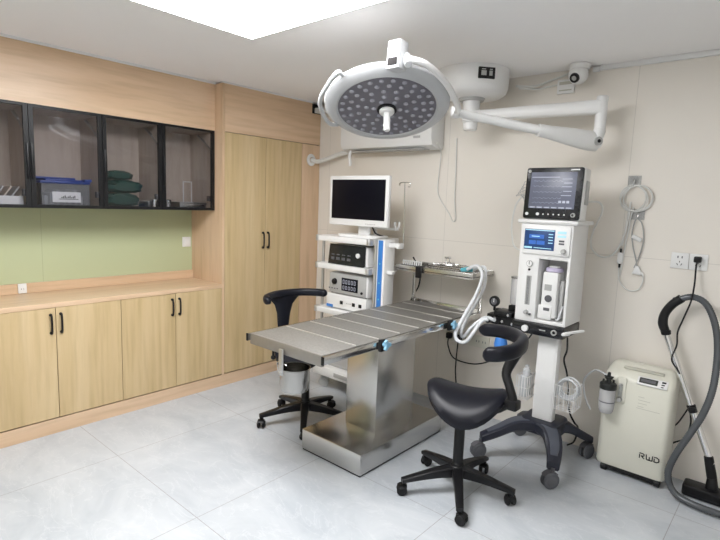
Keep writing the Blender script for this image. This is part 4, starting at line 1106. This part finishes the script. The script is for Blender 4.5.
# ================================================================== LOW WALL POWER + CORDS
t = thing('wall_power_plate', 'long beige wall socket plate low behind the operating table', 'socket', (-1.79, YB, .49))
part('plate', MB().box(-1.969, -1.612, YB-.012, YB, .493, .578, .003), 'cream', t)
b = MB()
for x in (-1.79, -1.70, -1.65): b.box(x-.012, x-.008, YB-.013, YB-.012, .53, .545); b.box(x+.008, x+.012, YB-.013, YB-.012, .53, .545)
part('slots', b, 'darkgrey', t, False)
def plug_cord(label, x, z, pts):
    t = thing('power_plug', label, 'plug', (x, YB-.03, z))
    b = MB(); b.box(x-.020, x+.020, YB-.046, YB-.0125, z-.022, z+.022, .007); part('plug_body', b, 'black', t)
    b = MB(); b.tube(pts, .0048, 8, 6); part('cord', b, 'black', t)
plug_cord('left black plug with cord swinging right in the low wall plate', -1.928, .538, [(-1.928, 3.262, .52), (-1.926, 3.26, .466), (-1.886, 3.26, .39), (-1.817, 3.26, .368), (-1.694, 3.26, .375), (-1.58, 3.26, .424), (-1.47, 3.25, .50), (-1.40, 3.20, .60)])
plug_cord('right black plug with cord hanging straight down from low wall plate', -1.843, .536, [(-1.843, 3.262, .52), (-1.847, 3.26, .445), (-1.851, 3.262, .368), (-1.852, 3.265, .275), (-1.837, 3.27, .15), (-1.82, 3.275, .02)])

# ================================================================== WALL SOCKETS AND HOOKS AT RIGHT
def wall_socket(x0, label, dark):
    t = thing('wall_socket', label, 'socket', (x0+.043, YB, 1.20), 'double socket plates on the back wall')
    part('plate', MB().box(x0, x0+.086, YB-.010, YB, 1.200, 1.288, .003), 'white', t)
    b = MB(); xm = x0+.043
    for dx in (-.010, .010): b.box(xm+dx-.0028, xm+dx+.0028, YB-.0108, YB-.0099, 1.258, 1.270)
    b.box(xm-.002, xm+.002, YB-.0108, YB-.0099, 1.234, 1.243)
    for s in (-1, 1):
        R_ = Matrix.Translation((xm+s*.010, YB-.0104, 1.224)) @ Matrix.Rotation(math.radians(30*s), 4, 'Y')
        b.box(-.002, .002, -.0006, .0006, -.006, .006, xf=R_)
    part('slots', b, 'darkgrey', t, False)
wall_socket(-.558, 'white wall socket plate with nothing plugged in, left of the pair at right', False)
wall_socket(-.470, 'white wall socket plate with black plug, right of the pair at right', True)
pm.location.z -= .018
t = thing('plugged_cable', 'black plug and cord hanging from the right wall socket past the vacuum tube', 'cord', (-.43, 3.2, .25))
b = MB(); b.box(-.447, -.412, YB-.042, YB-.011, 1.243, 1.276, .006); part('plug', b, 'black', t)
b = MB(); b.tube([(-.43, 3.265, 1.248), (-.431, 3.262, 1.214), (-.426, 3.24, 1.124), (-.422, 3.165, 1.046), (-.447, 3.150, .941), (-.463, 3.150, .872), (-.460, 3.150, .801), (-.475, 3.150, .719), (-.438, 3.17, .653), (-.400, 3.24, .543), (-.378, 3.26, .432), (-.367, 3.265, .35), (-.385, 3.27, .262), (-.43, 3.27, .22), (-.46, 3.26, .20)], .0045, 8, 6)
part('cord', b, 'black', t)
def hook(x, z, label):
    t = thing('adhesive_hook', label, 'hook', (x, YB, z-.03), 'clear adhesive hooks on the back wall')
    part('pad', MB().box(x-.034, x+.034, YB-.003, YB, z-.026, z+.034, .001), 'clear', t, False)
    b = MB(); b.tube([(x, YB-.003, z+.015), (x, YB-.008, z+.005), (x, YB-.012, z-.016), (x, YB-.022, z-.022), (x, YB-.028, z-.010)], .004, 8, 4); part('hook_wire', b, 'chrome', t)
hook(-.785, 1.674, 'upper clear adhesive hook carrying the coiled white cable')
hook(-.748, 1.484, 'lower clear adhesive hook carrying a thin looped cord')
t = thing('coiled_cable', 'coiled white cable with inline switch hanging from the upper wall hook', 'cable', (-.76, 3.28, 1.05))
b = MB()
P = []
for k in range(4*24+1):
    a = PI/2+2*PI*k/24; r = .074+.008*math.sin(k*.26); P.append(Vector((-.762+.018*math.sin(k*.11)+r*math.cos(a), YB-.012-.008*(k/96), 1.580+r*1.0*math.sin(a))))
b.tube(P, .0042, 8)
b.tube([(-.79, 3.284, 1.56), (-.80, 3.288, 1.48), (-.808, 3.288, 1.36), (-.815, 3.288, 1.30)], .004, 8, 5)
b.tube([(-.775, 3.284, 1.53), (-.785, 3.289, 1.45), (-.797, 3.289, 1.30), (-.805, 3.289, 1.18), (-.81, 3.289, 1.12)], .004, 8, 5)
b.tube([(-.818, 3.288, 1.20), (-.815, 3.288, 1.12), (-.792, 3.288, 1.07), (-.745, 3.288, 1.042), (-.70, 3.288, 1.06), (-.684, 3.288, 1.11), (-.690, 3.288, 1.15), (-.712, 3.288, 1.165)], .004, 8, 6)
part('cord', b, 'cordw', t)
b = MB(); b.box(-.832, -.802, 3.276, 3.292, 1.195, 1.262, .008); part('inline_switch', b, 'white', t)
b = MB(); b.cyl((-.817, 3.287, 1.262), (-.817, 3.287, 1.285), .0055, seg=10); b.cyl((-.817, 3.287, 1.172), (-.817, 3.287, 1.195), .0055, seg=10); part('strain_relief', b, 'black', t)
t = thing('looped_cord', 'thin white cord loop with small switch and plug on the lower wall hook', 'cable', (-.735, 3.28, 1.14))
b = MB(); b.tube([(-.748, 3.272, 1.470), (-.760, 3.285, 1.44), (-.768, 3.289, 1.38), (-.755, 3.289, 1.30), (-.730, 3.289, 1.22), (-.722, 3.289, 1.18)], .0035, 8, 6)
b.tube([(-.748, 3.272, 1.470), (-.722, 3.285, 1.44), (-.708, 3.289, 1.38), (-.705, 3.289, 1.32), (-.722, 3.289, 1.23), (-.738, 3.289, 1.18)], .0035, 8, 6)
part('cord', b, 'grey', t)
R_ = Matrix.Translation((-.740, 3.287, 1.352)) @ Matrix.Rotation(.45, 4, 'Y')
b = MB(); b.box(-.028, .028, -.008, .007, -.012, .012, .006, xf=R_); part('switch', b, 'white', t)
b = MB(); b.prism([(-.745, 1.145), (-.690, 1.140), (-.712, 1.192), (-.730, 1.192)], 0, .014, .004, XZ(3.293)); part('plug', b, 'white', t)

# ================================================================== OXYGEN CONCENTRATOR
oc = thing('oxygen_concentrator', 'cream oxygen concentrator on small wheels by the back wall at right', 'medical machine', (-.60, 3.18, 0))
pr = []
yb_, yf_ = 3.275, 3.082
def conc_ring(z, sx, y0, y1, r=.035):
    xm = -.612; hw = .178*sx
    return [Vector((x, y, z)) for x, y in rrect(xm-hw, xm+hw, y0, y1, r, 4)]
rings = [conc_ring(.046, .985, yf_+.006, yb_), conc_ring(.062, 1.0, yf_, yb_), conc_ring(.35, 1.0, yf_, yb_), conc_ring(.548, .985, yf_+.001, yb_), conc_ring(.582, .975, yf_+.016, yb_-.002), conc_ring(.608, .94, yf_+.05, yb_-.006), conc_ring(.628, .88, yf_+.085, yb_-.012, .03), conc_ring(.640, .78, yf_+.105, yb_-.025, .02)]
b = MB(); b.rings(rings); bd = part('housing', b, 'cream', oc)
b = MB(); b.bar([(-.700, yf_+.072, .622), (-.60, yf_+.070, .624), (-.500, yf_+.072, .622)], .030, .012, 3); part('grip', b, 'creamd', oc)
# front label strip and display
Tt = Matrix.Translation((-.607, yf_+.020, .582)) @ Matrix.Rotation(math.radians(-47), 4, 'X')
b = MB(); b.box(-.010, .138, -.006, .003, -.030, .022, .004, xf=Tt); dp = part('display_panel', b, 'whitep', oc)
b = MB(); b.box(.000, .090, -.008, -.005, -.020, .014, .002, xf=Tt); part('display', b, 'lcd', dp)
b = MB(); b.box(.008, .080, -.0088, -.008, -.012, .006, xf=Tt); part('readout', b, 'darkgrey', dp, False)
b = MB()
b.box(.108, .128, -.008, -.005, .004, .014, .003, xf=Tt); b.box(.108, .124, -.008, -.005, -.010, -.003, .003, xf=Tt); b.box(.108, .120, -.008, -.005, -.024, -.018, .003, xf=Tt)
part('buttons', b, 'black', dp)
# humidifier niche
b = MB(); b.prism(rrect(-.715, -.665, .425, .585, .015), 0, .008, .003, XZ(yf_+.003)); fm = part('flow_panel', b, 'cream', oc)
b = MB(); b.box(-.700, -.682, yf_-.014, yf_-.004, .455, .545, .004); part('flow_tube', b, 'clear', fm)
b = MB(); b.ball((-.691, yf_-.012, .534), .009, seg=14); b.cyl((-.691, yf_-.004, .452), (-.691, yf_-.026, .452), .014, .012, 18, .002); part('flow_knob', b, 'grey', fm)
hc = Vector((-.748, yf_-.044, -.022))
b = MB(); b.lathe([(.001, .392), (.030, .393), (.038, .405), (.041, .43), (.042, .455), (.042, .530), (.040, .536)], tuple(hc), 28); hb = part('humidifier_bottle', b, 'frost', oc)
b = MB(); b.lathe([(.0425, .456), (.0432, .458), (.0432, .461), (.0425, .463)], tuple(hc), 28, closed=True); part('level_line', b, 'darkgrey', hb)
b = MB()
b.lathe([(.040, .530), (.044, .532), (.044, .560), (.038, .566), (.014, .568), (.012, .585), (.02, .590), (.02, .598), (.010, .602), (.008, .625), (.001, .628)], tuple(hc), 20)
for k in range(4):
    a = k*PI/2+.4; b.cyl((hc.x+.026*math.cos(a), hc.y+.026*math.sin(a), .543), (hc.x+.026*math.cos(a), hc.y+.026*math.sin(a), .563), .006, seg=8)
b.box(hc.x-.024, hc.x+.024, hc.y-.006, hc.y+.006, .576, .584, .002)
part('bottle_cap', b, 'bottlecap', hb)
b = MB(); b.box(hc.x-.02, hc.x+.06, hc.y+.038, yf_+.004, .455, .475, .004); part('bottle_holder', b, 'cream', oc)
b = MB(); b.tube([(hc.x-.01, hc.y, .584), (hc.x-.05, hc.y+.02, .590), (hc.x-.10, 3.10, .575), (-.905, 3.13, .50), (-.905, 3.15, .42), (-.885, 3.15, .36), (-.86, 3.15, .32)], .0058, 8, 6)
solo('oxygen_tube', b, 'milky', 'translucent tube arching left from the humidifier bottle of the cream concentrator', 'tube')
# letter strokes of the mark on the front
lw = .0052
def stroke(b, pts, x0, z0, s):
    P = [(x0+p[0]*s, yf_-.0012, z0+p[1]*s) for p in pts]
    for p, q in zip(P[:-1], P[1:]):
        p = Vector(p); q = Vector(q); d = q-p; L = d.length; a = math.atan2(d.z, d.x)
        b.box(-lw*.4, L+lw*.4, -.0008, .0012, -lw/2, lw/2, xf=Matrix.Translation(p) @ Matrix.Rotation(-a, 4, 'Y'))
b = MB(); s = .027; z0 = .150; x0 = -.562
stroke(b, [(0, 1), (.62, 1), (.80, .86), (.80, .62), (.62, .48), (.32, .48), (.80, 0)], x0, z0, s); stroke(b, [(0, .66), (0, 0)], x0, z0, s)
x0 += .032
stroke(b, [(0, 1), (.10, .12), (.22, 0), (.50, 0), (.60, .12), (.60, .62)], x0, z0, s); stroke(b, [(.60, 0), (1.0, 0), (1.12, .12), (1.16, 1)], x0, z0, s)
x0 += .040
stroke(b, [(0, 1), (.45, 1), (.80, .78), (.86, .5), (.80, .22), (.45, 0), (.05, 0), (.0, .10), (0, .62)], x0, z0, s)
part('logo', b, 'ink', bd, False)
b = MB()
for k in range(4): b.box(-.600, -.57+.03*((k*5) % 3)/2, yf_-.0004, yf_+.002, .490-k*.018, .493-k*.018)
b.box(-.605, -.49, yf_-.0004, yf_+.002, .425, .428)
part('fine_print', b, 'creamd', bd, False)
b = MB(); b.box(-.760, -.452, yf_+.012, yb_-.012, .020, .058, .006); part('undertray', b, 'black', oc)
for x, y in ((-.745, 3.11), (-.470, 3.11), (-.745, 3.245), (-.470, 3.245)):
    b = MB(); b.cyl((x-.016, y, .022), (x+.016, y, .022), .022, seg=20, bev=.004); b.box(x-.012, x+.012, y-.014, y+.014, .022, .04, .003); part('caster', b, 'black', oc)

# ================================================================== VACUUM CLEANER
vc = thing('vacuum_cleaner', 'grey vacuum hose and chrome tube with black floor head leaning at right edge', 'vacuum cleaner', (-.25, 3.15, 0))
V = [(-.478, 3.20, 1.045), (-.425, 3.20, 1.064), (-.369, 3.20, 1.046), (-.326, 3.19, .985), (-.293, 3.18, .886), (-.276, 3.15, .763), (-.274, 3.10, .616), (-.298, 3.06, .487), (-.342, 3.03, .370), (-.385, 3.02, .260), (-.412, 3.035, .150), (-.400, 3.045, .070), (-.355, 3.03, .030), (-.281, 3.010, .023), (-.194, 3.005, .023), (-.08, 3.02, .023), (.05, 3.06, .023), (.18, 3.08, .05), (.28, 3.08, .10)]
part('hose', corrugated(V, .0170, 10, amp=.035), 'hoseg', vc)
b = MB(); b.tube([(-.528, 3.20, .855), (-.545, 3.20, .90), (-.540, 3.20, .955), (-.510, 3.20, 1.010), (-.470, 3.20, 1.050)], [.022, .025, .023, .023, .024], 14, 6); b.cyl((-.528, 3.20, .862), (-.522, 3.20, .838), .026, .024, 16, .003); b.box(-.512, -.486, 3.185, 3.215, 1.005, 1.05, .006)
part('handle', b, 'black', vc)
b = MB(); T0 = Vector((-.526, 3.20, .850)); T1 = Vector((-.243, 3.165, .20)); b.cyl(T0, T1, .0165, seg=18); tb = part('tube', b, 'chrome', vc)
b = MB(); q = T0.lerp(T1, .56); q2 = T0.lerp(T1, .62); b.cyl(q, q2, .022, .021, 18, .003); b.box(q.x-.006, q.x+.03, q.y-.03, q.y-.012, q.z-.03, q.z-.005, .004); part('slide_lock', b, 'black', tb)
b = MB(); b.cyl(T1.lerp(T0, .06), (-.232, 3.165, .125), .022, .024, 18, .004); b.cyl((-.232, 3.165, .135), (-.228, 3.17, .065), .022, .030, 18, .004)
b.prism(rrect(-.355, -.105, 3.115, 3.215, .02), .004, .066, .010); part('floor_head', b, 'black', vc)
b = MB(); b.prism(rrect(.20, .52, 2.93, 3.23, .08), .03, .26, .05); bdv = part('canister', b, 'darkgrey', vc)
for y in (2.93, 3.23):
    b = MB(); b.cyl((.42, y-.012, .075), (.42, y+.012, .075), .075, seg=28, bev=.006); part('wheel', b, 'black', bdv)
b = MB(); b.cyl((.25, 3.08, .0), (.25, 3.08, .032), .02, seg=14); part('front_wheel', b, 'black', bdv)
b = MB(); b.tube([(-.372, 3.272, .475), (-.40, 3.272, .40), (-.43, 3.275, .33), (-.455, 3.277, .30)], .004, 8, 5)
solo('short_cord', b, 'black', 'short black cord between the concentrator side and the vacuum tube on wall', 'cord')

# ================================================================== LIGHT, CAMERA
def area(name, loc, size, power, col, rot=(0, 0, 0)):
    l = bpy.data.lights.new(name, 'AREA'); l.shape = 'RECTANGLE'; l.size, l.size_y = size; l.energy = power; l.color = col
    o = bpy.data.objects.new(name, l); COL.objects.link(o); o.location = loc; o.rotation_euler = rot; return o
# dim fill panels added out of view to even out the room light
for a0, c0, lb in ((.12, .10, 'added unseen fill light panel right of the viewer'), (-2.36, -1.35, 'added unseen fill light panel behind the viewer at left'), (.12, -1.50, 'added unseen fill light panel behind the viewer at right')):
    a1, c1 = a0+1.2, c0+1.2
    t = thing('ceiling_light', lb, 'light', (a0+.6, c0+.6, ZC-.012))
    f = MB()
    for q in ((a0, a0+.014, c0, c1), (a1-.014, a1, c0, c1), (a0+.014, a1-.014, c0, c0+.014), (a0+.014, a1-.014, c1-.014, c1)): f.box(*q, ZC-.012, ZC)
    part('frame', f, 'white', t, False)
    part('diffuser', MB().box(a0+.014, a1-.014, c0+.014, c1-.014, ZC-.009, ZC-.002), 'emit_fill', t, False)

w = bpy.data.worlds.new('World'); SC.world = w; w.use_nodes = True
w.node_tree.nodes['Background'].inputs[0].default_value = (.8, .85, .9, 1); w.node_tree.nodes['Background'].inputs[1].default_value = .3

def make_camera():
    pi_, ro, ya, f = .1318, .0373, -.71358, 512.5
    fw = Vector((math.sin(ya)*math.cos(pi_), math.cos(ya)*math.cos(pi_), -math.sin(pi_)))
    r = fw.cross(Vector((0, 0, 1))).normalized(); u = r.cross(fw)
    r2 = r*math.cos(ro)+u*math.sin(ro); u2 = -r*math.sin(ro)+u*math.cos(ro)
    c = bpy.data.cameras.new('camera'); o = bpy.data.objects.new('camera', c); COL.objects.link(o)
    o.matrix_world = Matrix(((r2.x, u2.x, -fw.x, 0), (r2.y, u2.y, -fw.y, 0), (r2.z, u2.z, -fw.z, 1.5), (0, 0, 0, 1)))
    c.sensor_width = 36; c.lens = f/720*36; c.clip_start = .05
    SC.camera = o
make_camera()
vs = SC.view_settings
SC.display_settings.display_device = 'sRGB'
vs.view_transform = 'Standard'; vs.look = 'None'; vs.gamma = 1; vs.exposure = .75; vs.use_curve_mapping = False
